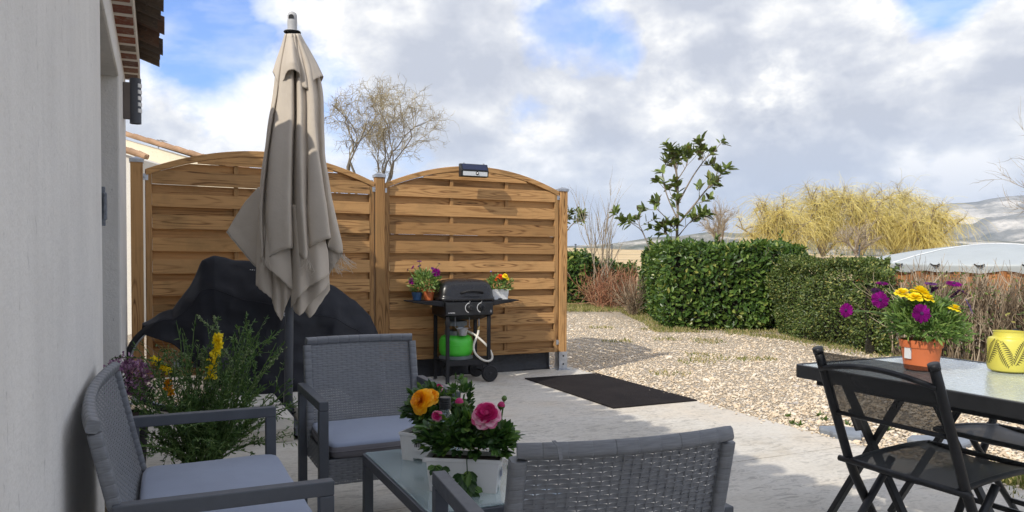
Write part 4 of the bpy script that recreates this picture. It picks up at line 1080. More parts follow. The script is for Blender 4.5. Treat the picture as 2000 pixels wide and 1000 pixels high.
def cloth(cols, levels, rows=46, sub=7, closed=False, seed=0, amp=0.004, scallop=0.004):
    """cloth hung in folds; each fold line = (sideways offsets at the levels, hem height, depth at top, depth at hem), measured in the canopy's own frame"""
    C_ = []
    for xs_, hem, d0, d1 in cols:
        f_ = np.linspace(0, 1, rows); y = levels[0] + (hem - levels[0]) * f_
        x = np.interp(y, levels, xs_) if len(levels) == len(xs_) else np.interp(f_, np.linspace(0, 1, len(xs_)), xs_)
        k_ = np.array([1, 2, 3, 2, 1]) / 9.0; xp = np.pad(x, 2, mode='reflect', reflect_type='odd'); x = np.convolve(xp, k_, 'valid')
        dd = d0 + (d1 - d0) * np.clip(f_ * 1.25, 0, 1)
        C_.append(np.stack([P(a_, b_, PP[1] - d_) - PP for a_, b_, d_ in zip(x, y, dd)]))
    C_ = np.array(C_)
    if closed: C_ = np.concatenate([C_, C_[:1]])
    G_ = catmull(C_, sub)
    if closed: G_ = G_[:-1]
    G_ = G_.transpose(1, 0, 2).copy()
    fall = np.linspace(0, 1, rows)[:, None]
    G_[..., 1] += amp * noise3(G_ * (1, 1, 0.7), 9, seed) * np.clip(fall * 5, 0, 1); G_[..., 0] += 0.5 * amp * noise3(G_, 13, seed + 3) * np.clip(fall * 5, 0, 1)
    G_[-1, :, 2] += scallop * np.sin(np.arange(G_.shape[1]) * 1.25 + seed) * 0.6 + scallop * noise3(G_[-1], 30, seed)
    return G_


FRONT = [([557, 541, 535, 524, 516, 509, 505, 503], 502, 0, 0), ([558, 544, 539, 526, 518, 511, 507, 509], 507, .045, .07), ([559, 546, 541, 529, 521, 514, 509, 513], 509, .05, .10), ([560, 548, 543, 533, 525, 519, 515, 519], 502, .015, .045),
         ([562, 551, 545, 537, 530, 525, 522, 525], 507, .06, .12), ([563, 554, 549, 541, 534, 530, 527, 531], 499, .075, .15), ([566, 562, 560, 556, 553, 551, 549, 551], 489, .085, .165), ([570, 571, 571, 569, 567, 566, 566, 567], 484, .09, .17),
         ([571, 574, 574, 573, 570, 570, 569, 571], 485, .05, .115), ([571, 576, 578, 577, 574, 573, 572, 573], 488, .015, .06), ([573, 579, 582, 581, 579, 580, 582, 585], 498, .07, .14), ([575, 583, 588, 588, 588, 590, 592, 597], 506, .085, .185),
         ([577, 591, 598, 599, 599, 599, 599, 602], 492, .05, .10), ([579, 595, 602, 603, 604, 604, 605, 609], 480, .07, .135), ([580, 600, 608, 610, 613, 617, 621, 627], 472, .078, .15), ([582, 605, 614, 617, 621, 630, 639, 647], 465, .065, .14),
         ([582, 607, 616, 618, 622, 629, 636, 643], 470, .03, .07), ([583, 610, 620, 622, 624, 629, 634, 641], 484, .0, .02), ([585, 615, 627, 629, 631, 639, 648, 659], 494, .005, .03), ([586, 618, 630, 632, 634, 643, 654, 668], 494, -.02, -.01)]
BACK = [([583, 612, 621, 624, 628, 634, 640, 646], 502, -.09, -.14), ([576, 592, 600, 602, 606, 610, 614, 618], 515, -.10, -.20), ([571, 574, 577, 577, 576, 576, 576, 576], 508, -.06, -.13), ([566, 558, 554, 550, 546, 543, 541, 540], 515, -.10, -.20), ([559, 545, 539, 530, 523, 517, 513, 511], 500, -.08, -.13)]
INNER = [(0, [
    # fold lines of the lower layers, each starting well inside the outer fall
    ([527, 505, 501, 501], 556, .02, .03), ([533, 514, 510, 511], 566, .06, .075), ([541, 526, 524, 525], 579, .05, .06), ([547, 538, 536, 537], 592, .01, .02)]),
    (1, [([530, 523, 519, 517], 518, .09, .12), ([540, 534, 533, 534], 533, .11, .145), ([552, 550, 551, 553], 550, .105, .135), ([562, 565, 569, 571], 567, .08, .10)]),
    (2, [([540, 535, 533, 532], 590, .05, .06), ([545, 541, 539, 540], 613, .07, .085), ([552, 549, 548, 550], 625, .06, .07), ([558, 557, 557, 559], 596, .085, .10), ([562, 566, 570, 571], 570, .045, .05)]),
    (3, [([566, 570, 571, 570], 602, .07, .09), ([578, 582, 584, 585], 579, .115, .15), ([590, 598, 601, 603], 560, .09, .12), ([603, 615, 621, 623], 549, .11, .14), ([612, 630, 640, 643], 537, .06, .075)]),
    (4, [([568, 572, 574, 573], 604, .05, .06), ([576, 582, 585, 586], 615, .085, .105), ([588, 597, 600, 601], 597, .06, .075), ([602, 616, 622, 625], 574, .08, .10), ([612, 630, 640, 644], 555, .03, .04)]),
    (5, [([580, 589, 593, 592], 601, .03, .04), ([588, 600, 605, 607], 620, .06, .075), ([600, 615, 622, 626], 592, .035, .045), ([611, 630, 641, 644], 566, .005, .01)]),
    (6, [([612, 634, 640, 641], 541, -.01, .0), ([618, 643, 652, 655], 516, .0, .01), ([624, 650, 662, 668], 497, -.02, -.01)]),
    (7, [([511, 509, 508, 507], 530, .02, .02), ([509, 499, 493, 488], 508, .005, -.03), ([507, 488, 476, 465], 480, -.01, -.06), ([505, 478, 460, 442], 453, -.02, -.06)]),
    (8, [([545, 530, 522, 520], 560, -.12, -.16), ([575, 575, 575, 575], 590, -.13, -.20), ([605, 622, 632, 636], 545, -.12, -.15)])]
cano = MB(); hems = []
G_ = cloth(FRONT + BACK, LV, 60, 6, True, 1, 0.005); cano.grid(G_, closed=True); hems.append((G_[-1], G_[-3], True))
for sd, cols in INNER:
    top = 365 if sd == 7 else 400
    G_ = cloth(cols, [top], 34, 8, False, 10 + sd, 0.006); cano.grid(G_); hems.append((G_[-1], G_[-3], False))
co = cano.build('canopy', m_canvas, ps, smooth=True)
sm = co.modifiers.new('thick', 'SOLIDIFY'); sm.thickness = 0.0035
VF = [([557, 550, 541, 533], 140, 0, .0), ([558, 552, 544, 537], 147, .05, .05), ([559, 553, 547, 542], 161, .055, .07), ([561, 556, 551, 546], 173, .04, .055), ([562, 558, 554, 551], 165, .06, .085), ([563, 559, 556, 556], 154, .07, .115), ([565, 563, 562, 561], 141, .075, .15), ([569, 570, 572, 573], 136, .08, .175),
      ([572, 576, 580, 585], 145, .07, .14), ([573, 577, 581, 584], 158, .055, .085), ([574, 579, 584, 588], 168, .06, .095), ([577, 586, 593, 599], 172, .065, .11), ([579, 589, 597, 603], 170, .055, .08), ([581, 593, 603, 610], 161, .06, .085), ([583, 598, 610, 620], 153, .045, .06), ([585, 602, 618, 631], 150, .0, .0)]
VB = [([583, 598, 611, 620], 165, -.07, -.12), ([572, 578, 586, 592], 160, -.07, -.17), ([566, 562, 556, 552], 165, -.07, -.15), ([559, 553, 546, 540], 155, -.06, -.10)]
G_ = cloth(VF + VB, [66], 30, 6, True, 5, 0.003, 0.003)
vo_ = MB().grid(G_, closed=True).build('vent_flap', m_canvas, ps, smooth=True); hems.append((G_[-1], G_[-3], True))
sm = vo_.modifiers.new('thick', 'SOLIDIFY'); sm.thickness = 0.0035
st = MB()
for h0, h1, cl_ in hems[:-1]:
    up = (h1 - h0); up /= np.linalg.norm(up, axis=1)[:, None] + 1e-9
    g_ = np.gradient(h0, axis=0); out = np.cross(g_, up); out /= np.linalg.norm(out, axis=1)[:, None] + 1e-9; out[out[:, 1] > 0] *= -1
    st.grid(np.array([h0 + out * 0.003 - up * 0.002, h0 + out * 0.0035 + up * 0.011]), closed=cl_)
st.build('hem_tape', M('hem_tape', (0.38, 0.345, 0.29), 0.9, var=0.25, scale=60), ps, smooth=True)
fy = MB()
for px, py, n_ in ((598, 510, 26), (664, 497, 30), (648, 512, 22), (600, 520, 14), (521, 507, 8)):
    p0 = P(px, py, PP[1] - (0.16 if px < 610 else 0.0)) - PP; fy = MB()
    for k in range(n_):
        p = p0 + rng.normal(0, 0.010, 3); d = rng.normal(0, 0.4, 3) + (0.8 if px > 620 else 0, 0, -0.8)
        fy.tube([p, p + d * 0.025, p + d * 0.05 + (0, 0, -0.012), p + d * 0.07 + rng.normal(0, 0.015, 3)], 0.0012, 3)
    fy.build('frayed_tuft', m_canvas, ps)
bs_ = MB(); bs_.bar((-0.0, 0.0, 0.03), (0, 0.0, 0.10), 0.06, 0.06, (1, 0, 0))
Rz = np.array([[math.cos(TH), -math.sin(TH), 0], [math.sin(TH), math.cos(TH), 0], [0, 0, 1]])
base = MB()
base.bar(-NX * 0.45 + (0, 0, 0.03), NX * 0.45 + (0, 0, 0.03), 0.05, 0.05); base.bar(-WY * 0.45 + (0, 0, 0.0555), WY * 0.45 + (0, 0, 0.0555), 0.05, 0.05)
base.lathe([(0.04, 0.05), (0.04, 0.16), (0.030, 0.16)], 16)
base.build('cross_base', m_greymetal, ps, bevel=0.004)
hd = MB(); hd.tube(np.array([(0.035, -0.04, 0.11), (0.05, -0.07, 0.10), (0.09, -0.08, 0.12), (0.12, -0.10, 0.17)]), 0.005, 6); hd.tube(np.array([(0.035, 0.0, 0.11), (0.07, -0.01, 0.13), (0.10, -0.02, 0.115)]), 0.005, 6); hd.build('locking_wire', m_blackmatt, ps, smooth=True)
m_slab = stucco_mat('white_slab', (0.66, 0.63, 0.57), 0.12)
m_slab2 = stucco_mat('cream_slab', (0.57, 0.53, 0.45), 0.12)
first = None
for (sa, sb2, lab) in ((-1, -1, 'white ballast slab of the umbrella base lying to the left, in front of the pole'), (1, -1, 'white ballast slab of the umbrella base half hidden by the front leg of the far armchair'),
                       (-1, 1, 'white ballast slab of the umbrella base behind the yellow flowering broom'), (1, 1, 'white ballast slab of the umbrella base behind the pole to the right')):
    pos = PP + NX * sa * 0.245 + WY * sb2 * 0.245
    if first is None:
        first = thing('ballast_slab', lab, 'paving slab', pos, TH, 'slabs weighting the umbrella base')
        MB().box((0, 0, 0.115), (0.42, 0.42, 0.075)).build('upper_slab', m_slab, first, bevel=0.004); MB().box((0, 0, 0.039), (0.42, 0.42, 0.075)).build('lower_slab', m_slab2, first, bevel=0.004)
    else: copy_tree(first, pos, TH, lab)

# ================================================================ bicycle under its black cover
bc = thing('bicycle', 'bicycle under the black cover, one wheel showing at the left by the wall', 'bicycle', yard(0.13, 6.16), TH)
R0 = 0.335
for k, wx in enumerate((0.0, 1.03)):
    wt = MB(); a = np.linspace(0, 2 * math.pi, 49)[:-1]
    wt.tube(np.stack([wx + R0 * np.cos(a), 0 * a, 0.36 + R0 * np.sin(a)], -1), 0.021, 10, closed=True)
    w_ = wt.build('wheel', m_blackmatt, bc, smooth=True)
    rm = MB(); rm.tube(np.stack([wx + (R0 - 0.024) * np.cos(a), 0 * a, 0.36 + (R0 - 0.024) * np.sin(a)], -1), 0.008, 6, closed=True); rm.build('rim', m_steel, w_, smooth=True)
    sp2 = MB()
    for j in range(28):
        an_ = j * 2 * math.pi / 28; sp2.tube([(wx + 0.02 * math.cos(an_ + 1.2), 0.02 * (-1) ** j, 0.36 + 0.02 * math.sin(an_ + 1.2)), (wx + 0.31 * math.cos(an_), 0, 0.36 + 0.31 * math.sin(an_))], 0.001, 4)
    sp2.tube([(wx, -0.04, 0.36), (wx, 0.04, 0.36)], 0.018, 10); sp2.build('spokes', m_steel, w_)
fr = MB()
for p, q_ in (((0.0, 0, .36), (0.42, 0, .32)), ((0.42, 0, .32), (0.25, 0, .80)), ((0.42, 0, .32), (0.86, 0, .76)), ((0.27, 0, .74), (0.85, 0, .80)), ((0.84, 0, .86), (1.03, 0, .36)), ((0.0, 0, .36), (0.28, 0, .72))): fr.tube([p, q_], 0.017, 10)
fr.build('frame', m_greymetal, bc, smooth=True)
MB().tube([(0.84, -0.28, 0.98), (0.84, -0.05, 0.96), (0.84, 0.05, 0.96), (0.84, 0.28, 0.98)], 0.012, 8).build('handlebar', m_black, bc, smooth=True)
MB().box((0.25, 0, 0.83), (0.25, 0.12, 0.05)).build('saddle', m_blackmatt, bc, bevel=0.02)

m_cover, nt, b = pbr('black_cover_cloth'); t = nd(nt, 'ShaderNodeTexCoord').outputs['Object']
lk(nt, ramp(nt, noise(nt, t, 2.2, 6, 0.6), [(0.3, (0.0045, 0.0054, 0.0095)), (0.7, (0.0075, 0.0088, 0.0155))]), b.inputs['Base Color']); b.inputs['Roughness'].default_value = 0.52; b.inputs['Specular IOR Level'].default_value = 0.33
wv = noise(nt, vmath(nt, 'MULTIPLY', t, (4, 4, 6)), 1.0, 5, 0.55, 1.5)
wt = vmath(nt, 'ADD', t, vmath(nt, 'MULTIPLY', noise(nt, t, 3.0, 3, 0.5, 0, 1), (0.25, 0.25, 0.25)))
vs1 = nd(nt, 'ShaderNodeTexVoronoi', feature='F1'); vs1.inputs['Scale'].default_value = 3.4; lk(nt, wt, vs1.inputs['Vector'])
vs2 = nd(nt, 'ShaderNodeTexVoronoi', feature='F1'); vs2.inputs['Scale'].default_value = 9.0; lk(nt, wt, vs2.inputs['Vector'])
bumpto(nt, b, mth(nt, 'ADD', vs1.outputs['Distance'], mth(nt, 'MULTIPLY', vs2.outputs['Distance'], 0.22)), 0.28, 0.06)
cvr = thing('bicycle_cover', 'crumpled black cloth cover draped over the bicycles in front of the fence', 'cover', yard(0, 6.22), TH)
AX = [-0.10, 0.02, 0.12, 0.235, 0.30, 0.39, 0.48, 0.63, 0.80, 0.95, 1.10, 1.305, 1.47, 1.60, 1.665, 1.69]
AZ_ = [0.66, 0.72, 0.75, 0.95, 1.125, 1.165, 1.16, 1.12, 1.085, 1.04, 0.99, 0.915, 0.81, 0.66, 0.51, 0.06]
HZ_A = [-0.10, 0.10, 0.30, 0.50, 0.62, 0.80, 1.7]; HZ_Z = [0.60, 0.52, 0.34, 0.16, 0.03, 0.015, 0.012]
au = np.concatenate([np.linspace(-0.10, 1.60, 110), np.linspace(1.61, 1.69, 14)])
sv = np.linspace(-1, 1, 81); V = []
for a in au:
    top = np.interp(a, AX, AZ_) + 0.010 * math.sin(a * 21); hm = np.interp(a, HZ_A, HZ_Z)
    hw = np.interp(a, [-0.10, 0.0, 0.2, 0.4, 0.8, 1.3, 1.6, 1.69], [0.03, 0.07, 0.13, 0.22, 0.24, 0.23, 0.15, 0.06])
    s = np.abs(sv); ff = np.clip((s - 0.12) / 0.88, 0, 1)
    y = np.sign(sv) * hw * (np.clip(s / 0.35, 0, 1) ** 0.75 * 0.55 + 0.45 * ff + 0.28 * ff ** 3)
    z = top - (top - hm) * (np.clip((s - 0.05) / 0.95, 0, 1) ** 1.12)
    p = np.stack([np.full(81, a), y, z], -1)
    fold = 0.014 * (1 - np.abs(noise3(p * (1, 1, 0.8), 6.0, 3))) ** 3 + 0.008 * (1 - np.abs(noise3(p * (1, 1, 1.6), 10.5, 21))) ** 3 + 0.004 * noise3(p, 17, 6) + 0.040 * noise3(p * (1, .3, 0.5), 3.0, 9)
    drape = 0.022 * np.sin(a * 15 + 2.2 * math.sin(a * 4) + z * 3.5) * ff * np.clip((top - hm), 0, 1)
    p[:, 1] += np.sign(sv) * (fold + drape) * np.clip(s * 3, 0, 1); p[:, 2] += 0.5 * fold * (1 - ff)
    p[:, 0] += 0.014 * noise3(p, 7, 12)
    V.append(p)
V = np.array(V)
mb = MB(); mb.grid(V); o = mb.build('cloth', m_cover, cvr, smooth=True); sm = o.modifiers.new('thick', 'SOLIDIFY'); sm.thickness = 0.004
# sewn seam between the upper and lower panels, eyelet, and the small pale print
k0 = 26; seam = V[3:118, k0] + np.array([0, -0.004, 0]); MB().tube(seam, 0.003, 5).build('seam', m_cover, cvr, smooth=True)
i_ = int(np.argmin(np.abs(au - 0.895))); j_ = 24; ep = V[i_, j_] + np.array([0, -0.010, 0]); a = np.linspace(0, 2 * math.pi, 17)[:-1]
MB().tube(np.stack([ep[0] + 0.014 * np.cos(a), ep[1] + 0 * a, ep[2] + 0.014 * np.sin(a)], -1), 0.004, 6, closed=True).build('eyelet', m_steel, cvr, smooth=True)
pr = MB(); j0 = 35
for k, (w_, h_) in enumerate(((0.5, .8), (.5, .7), (.8, 1), (.4, .6), (.6, .9), (.5, .7), (.7, 1.0), (.5, .8))):
    i_ = int(np.argmin(np.abs(au - (0.645 + k * 0.0135)))); c_ = V[i_, j0] + np.array([0, -0.012, 0.0]); pr.box(c_, (0.011 * w_ + 0.002, 0.001, 0.007 * h_))
pr.build('pale_print', mp, cvr)

# ================================================================ foliage materials
m_laurel = leafmat('laurel_leaf', [(0.0, (0.030, 0.070, 0.014)), (0.5, (0.072, 0.135, 0.026)), (0.85, (0.13, 0.21, 0.04)), (0.96, (0.22, 0.29, 0.07)), (1.0, (0.38, 0.38, 0.10))], 0.36, 0.22)
m_fine = leafmat('fine_leaf', [(0.0, (0.034, 0.060, 0.012)), (0.5, (0.086, 0.135, 0.028)), (0.85, (0.165, 0.215, 0.05)), (1.0, (0.36, 0.33, 0.10))], 0.45, 0.22)
m_inner = M('dark_twig_shade', (0.025, 0.022, 0.013), 0.95, var=0.4, scale=20, bump=1.0, bscale=25, bdist=0.05)  # near-black brown: shade among the inner twigs put into the colour
m_dry = leafmat('dry_twig', [(0.0, (0.085, 0.062, 0.042)), (0.5, (0.185, 0.138, 0.092)), (0.85, (0.30, 0.235, 0.16)), (1.0, (0.42, 0.35, 0.26))], 0.9, 0, 0.15)
m_redtwig = leafmat('reddish_twig', [(0.0, (0.15, 0.06, 0.035)), (0.5, (0.30, 0.135, 0.075)), (1.0, (0.38, 0.25, 0.15))], 0.85, 0, 0.2)
m_bark = M('pale_bark', (0.23, 0.19, 0.145), 0.9, var=0.3, scale=9, bump=0.6, bscale=40)
m_darkbark = M('dark_bark', (0.16, 0.135, 0.10), 0.95, var=0.35, scale=5, bump=0.6, bscale=20)
m_yellowtwig = leafmat('yellow_twig', [(0.0, (0.48, 0.40, 0.14)), (0.5, (0.74, 0.63, 0.20)), (1.0, (0.82, 0.73, 0.34))], 0.85, 0.15, 0.2)
m_greytwig = leafmat('bare_twig', [(0.0, (0.17, 0.14, 0.11)), (0.6, (0.32, 0.27, 0.20)), (1.0, (0.44, 0.38, 0.28))], 0.9, 0, 0.15)
m_curly = leafmat('curly_twig', [(0.0, (0.18, 0.145, 0.09)), (0.55, (0.32, 0.27, 0.165)), (1.0, (0.44, 0.38, 0.24))], 0.9, 0, 0.15)


def unit(v): v = np.asarray(v, float); return v / (np.linalg.norm(v) + 1e-9)


def wander(p, d, L, n, curl, pull=(0, 0, 0)):
    pts = [np.array(p, float)]; d = unit(d)
    for _ in range(n):
        d = unit(d + rng.normal(0, curl, 3) + np.array(pull)); pts.append(pts[-1] + d * L / n)
    return np.array(pts), d


def tree(trunk_mb, twig_mb, p, d, L, r, lev, spec, rn=None):
    """spec[lev] = (children, length ratio, spread, curl, pull, segments); last levels go to the twig mesh"""
    ch, lr, spread, curl, pull, n = spec[lev]
    pts, dd = wander(p, d, L, n, curl, pull)
    if 'crown' in spec and lev > 0:
        c_, r_ = spec['crown']; out = np.where((((pts - c_) / r_) ** 2).sum(1) > 1 + 0.12 * rng.normal())[0]
        if len(out) and out[0] > 0:
            if out[0] < 2: return
            pts = pts[:out[0]]; n = len(pts) - 1
        elif len(out) and out[0] == 0: return
    mb = trunk_mb if lev < spec['solid'] else twig_mb
    rr = np.linspace(r, r * (0.55 if lev + 1 in spec else 0.35), n + 1)
    mb.tube(pts, rr, 7 if lev == 0 else 5 if lev < 2 else 3, cap=False, rnd=rng.random())
    if lev + 1 not in spec: return
    for k in range(ch):
        f_ = rng.uniform(spec.get('from', 0.3), 1.0) if k else 1.0
        i = min(int(f_ * n), n); q = pts[i]
        dl = unit(pts[min(i + 1, n)] - pts[max(i - 1, 0)])
        side = unit(np.cross(dl, rng.normal(size=3)))
        nd_ = unit(dl * math.cos(spread) + side * math.sin(spread) * rng.uniform(0.6, 1.3))
        tree(trunk_mb, twig_mb, q, nd_, L * lr * rng.uniform(0.7, 1.25), max(rr[i] * 0.66, spec.get('rmin', 0.003)), lev + 1, spec)


# ================================================================ hedges
def hedge(name, label, cat, corners, h, mat, nleaf, ll, lw, seed, rough=0.10, core=0.16, round_=0.18, shape=(0.3, 0.72, 0.85), sag=0.0, z0=GZ):
    """corners: plan polygon, counter-clockwise; leaves grow outward through a shell round it"""
    t = thing(name, label, cat, (corners[:, 0].mean(), corners[:, 1].mean(), z0))
    C0 = corners - corners.mean(0); k = len(C0)
    per = np.linalg.norm(np.roll(C0, -1, 0) - C0, axis=1); cum = np.concatenate([[0], np.cumsum(per)])
    def edge(s):
        s = np.mod(s, cum[-1]); i = np.searchsorted(cum, s, side='right') - 1; i = np.clip(i, 0, k - 1)
        f_ = (s - cum[i]) / per[i]; a, b_ = C0[i], C0[(i + 1) % k]
        p = a + (b_ - a) * f_[:, None]; tdir = (b_ - a) / per[i][:, None]
        return p, np.stack([tdir[:, 1], -tdir[:, 0]], -1)
    area_side = cum[-1] * h; area_top = 0.5 * abs(sum(C0[i][0] * C0[(i + 1) % k][1] - C0[(i + 1) % k][0] * C0[i][1] for i in range(k)))
    ns = int(nleaf * area_side / (area_side + area_top)); ntp = nleaf - ns
    p, nrm = edge(rng.uniform(0, cum[-1], ns)); z = h * rng.uniform(0.01, 1.0, ns) ** 0.95
    c3 = np.concatenate([p, z[:, None]], 1); n3_ = np.concatenate([nrm, np.full((ns, 1), 0.18)], 1)
    # round the top shoulder
    f_ = np.clip((z - (h - round_)) / round_, 0, 1); c3[:, :2] -= nrm * (round_ * 0.55 * f_ ** 2)[:, None]; n3_[:, 2] += f_ * 0.8
    lowin = np.clip((0.25 - z) / 0.25, 0, 1) * 0.10; c3[:, :2] -= nrm * lowin[:, None]
    # top leaves: rejection in the polygon
    lo, hi = C0.min(0), C0.max(0); q = rng.uniform(lo, hi, (ntp * 3, 2)); ins = np.ones(len(q), bool)
    for i in range(k):
        a, b_ = C0[i], C0[(i + 1) % k]; ins &= ((b_[0] - a[0]) * (q[:, 1] - a[1]) - (b_[1] - a[1]) * (q[:, 0] - a[0])) > 0.06
    q = q[ins][:ntp]
    t3 = np.concatenate([q, np.full((len(q), 1), h)], 1); tn = np.tile([0, 0, 1.0], (len(q), 1))
    c = np.concatenate([c3, t3]); nn = np.concatenate([n3_, tn])
    big = noise3(c + seed, 2.3, seed) * rough + noise3(c, 5.5, seed + 2) * rough * 0.45
    depth = -np.abs(rng.normal(0, 0.055, len(c))) + (rng.random(len(c)) < 0.03) * rng.uniform(0, 0.10, len(c))
    c = c + nn / np.linalg.norm(nn, axis=1)[:, None] * (big + depth)[:, None]
    keep = c[:, 2] > 0.0; c, nn = c[keep], nn[keep]
    d = nn * 0.40 + rng.normal(0, 0.85, nn.shape) + np.array([0, 0, -0.05])
    up = nn / np.linalg.norm(nn, axis=1)[:, None] * 1.1 + np.array([0, 0, 0.25])
    mb = MB(); L_ = ll * rng.uniform(0.6, 1.25, len(c)); mb.leaves(c, d, L_, lw * L_ / ll, up=up, shape=shape)
    idx = rng.choice(len(c), 46, replace=False)
    for i in idx:
        if c[i, 2] < h * 0.45: continue
        o_ = unit(nn[i] + np.array([0, 0, 0.9]) + rng.normal(0, .35, 3)); q_, _ = wander(c[i], o_, rng.uniform(0.08, 0.24), 4, 0.12, (0, 0, .08)); mb.tube(q_, np.linspace(0.004, 0.002, 5), 4, cap=False, mi=1)
        for k_ in range(1, 5): mb.leaves([q_[k_]] * 3, unit(o_) * .5 + rng.normal(0, .7, (3, 3)), ll * rng.uniform(.5, .95, 3), lw * .8, shape=shape)
    mb.build('foliage', [mat, m_twig], t)
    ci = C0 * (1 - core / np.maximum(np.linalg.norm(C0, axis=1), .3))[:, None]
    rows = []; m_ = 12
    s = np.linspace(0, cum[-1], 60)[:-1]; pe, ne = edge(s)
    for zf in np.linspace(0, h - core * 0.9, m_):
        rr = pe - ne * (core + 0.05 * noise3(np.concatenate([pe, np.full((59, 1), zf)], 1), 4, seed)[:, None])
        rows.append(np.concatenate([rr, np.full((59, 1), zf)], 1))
    V = np.array(rows); mb = MB(); mb.grid(V, closed=True); mb.add(V[-1], [list(range(59))]); mb.build('shaded_core', m_inner, t)  # solid dark core standing in for the hedge's shaded, twiggy inside
    return t


def poly(*pts): return np.array(pts, float)
hedge('laurel_hedge', 'large clipped glossy laurel hedge in full leaf, below the magnolia', 'hedge',
      poly((2.68, 13.25), (4.35, 12.95), (5.3, 13.6), (5.5, 15.3), (3.35, 17.2), (2.92, 17.2)), 1.44, m_laurel, 19000, 0.118, 0.050, 1, rough=0.085, round_=0.26)
hedge('laurel_bush', 'smaller dark laurel bush half hidden by the right end of the fence', 'bush',
      poly((0.5, 19.7), (1.9, 19.5), (2.25, 20.2), (2.1, 21.2), (0.5, 21.3)), 1.30, m_laurel, 5200, 0.15, 0.062, 5, rough=0.09)
hedge('low_bush', 'low dark evergreen bush behind the bare reddish twigs', 'bush', poly((2.1, 20.3), (3.2, 20.1), (3.4, 21), (2.1, 21.2)), 1.02, m_laurel, 2200, 0.13, 0.055, 8)
fh = [(4.30, 12.6), (4.42, 11.5), (4.62, 10.2), (4.72, 9.75), (4.9, 9.7), (5.2, 10.3), (5.7, 11.5), (5.9, 12.4), (5.4, 13.1), (4.7, 13.1)]
hedge('small_leaved_hedge', 'rounded fine-leaved evergreen hedge between the laurel and the dry brown hedge', 'hedge', poly(*fh), 1.20, m_fine, 48000, 0.042, 0.020, 3, rough=0.15, round_=0.5, core=0.34)

# the leafless brown hedge in front of the pool
dh = thing('bare_hedge', 'leafless brown hedge of upright dry twigs in front of the pool', 'hedge', (6.0, 8.6, GZ))
mb = MB(); n = 1250
for k in range(n):
    f_ = rng.random(); dp_ = rng.random(); x = -1.22 + 2.7 * f_ + 0.8 * dp_ + rng.normal(0, .05); y = 1.15 - 2.3 * f_ + 0.75 * dp_ + rng.normal(0, 0.08)
    p = np.array([x, y, 0]); hgt = rng.uniform(0.72, 1.14)
    pts, d = wander(p, (rng.normal(0, .16), rng.normal(0, .16), 1), hgt, 7, 0.11)
    r = rng.uniform(0.004, 0.010); rn = rng.random()
    mb.tube(pts, np.linspace(r, r * 0.45, 8), 4, cap=False, rnd=rn)
    for j in range(4):
        i = int(rng.integers(2, 7)); q, _ = wander(pts[i], unit(pts[i] - pts[i - 1]) + rng.normal(0, 0.42, 3), rng.uniform(0.14, 0.42), 4, 0.16, (0, 0, 0.10))
        mb.tube(q, np.linspace(r * 0.6, 0.002, 5), 3, cap=False, rnd=min(1, rn + 0.25 * rng.random()))
mb.build('branches', m_dry, dh)
mb = MB(); c = np.stack([rng.uniform(-1.3, 0.2, 500), 0.9 + rng.normal(0, .25, 500) - 0.1, rng.uniform(0.1, 1.1, 500)], -1); c[:, 1] -= (c[:, 0] + 1.2) * 0.65
mb.leaves(c, rng.normal(size=(500, 3)), 0.05, 0.022); mb.build('stray_leaves', m_fine, dh)

# bare reddish shrub and the tangle beside it
rs = thing('red_twig_shrub', 'bare reddish-brown twiggy shrub left of the large laurel hedge', 'shrub', (2.55, 18.7, GZ))
mb = MB()
for k in range(300):
    p = np.array([rng.uniform(-0.55, 0.62), rng.normal(0, 0.35), 0.0]); d = (rng.normal(0, .55), rng.normal(0, .4), 1)
    pts, d = wander(p, d, rng.uniform(0.5, 1.25), 6, 0.22); mb.tube(pts, np.linspace(0.009, 0.004, 7), 3, cap=False, rnd=rng.random())
    for j in range(2):
        q, _ = wander(pts[int(rng.integers(2, 6))], rng.normal(0, .6, 3) + (0, 0, .5), 0.35, 4, 0.2); mb.tube(q, np.linspace(0.006, 0.003, 5), 3, cap=False, rnd=rng.random())
mb.build('twigs', m_redtwig, rs)
tg = thing('bare_shrub', 'bare brown shrub, a fan of thin twigs at the left corner of the laurel hedge', 'shrub', (2.62, 16.4, GZ))
mb = MB()
for k in range(60):
    pts, d = wander((rng.normal(0, .04), rng.normal(0, .04), 0), (rng.normal(-0.15, .5), rng.normal(0, .4), 1), rng.uniform(0.5, 1.0), 6, 0.13); mb.tube(pts, np.linspace(0.009, 0.003, 7), 3, cap=False, rnd=rng.random())
    for j in range(3):
        q, _ = wander(pts[int(rng.integers(2, 6))], unit(d) + rng.normal(0, .45, 3), 0.3, 4, 0.16); mb.tube(q, np.linspace(0.005, 0.0025, 5), 3, cap=False, rnd=rng.random())
mb.build('twigs', m_dry, tg)
sg = thing('bare_sapling', 'slender leafless sapling with upright grey stems behind the reddish shrub', 'sapling', (2.28, 19.6, GZ))
mb = MB()
spec = {0: (8, 0.36, 0.35, 0.05, (0, 0, 0.05), 8), 1: (5, 0.45, 0.35, 0.08, (0, 0, .06), 6), 2: (0, .4, .4, .1, (0, 0, .05), 4), 'solid': 9, 'from': 0.3, 'rmin': 0.004}
for dx, dy, L_ in ((-0.36, 0.05, 1.75), (-0.14, -0.1, 2.25), (0.03, 0.1, 2.4), (0.18, 0, 2.2), (0.34, 0.1, 1.9), (0.48, -.1, 1.7)):
    tree(mb, mb, (dx * 0.25, dy, 0), (dx * 0.75, dy, 2.4), L_, 0.017, 0, spec)
mb.build('stems', m_greytwig, sg)

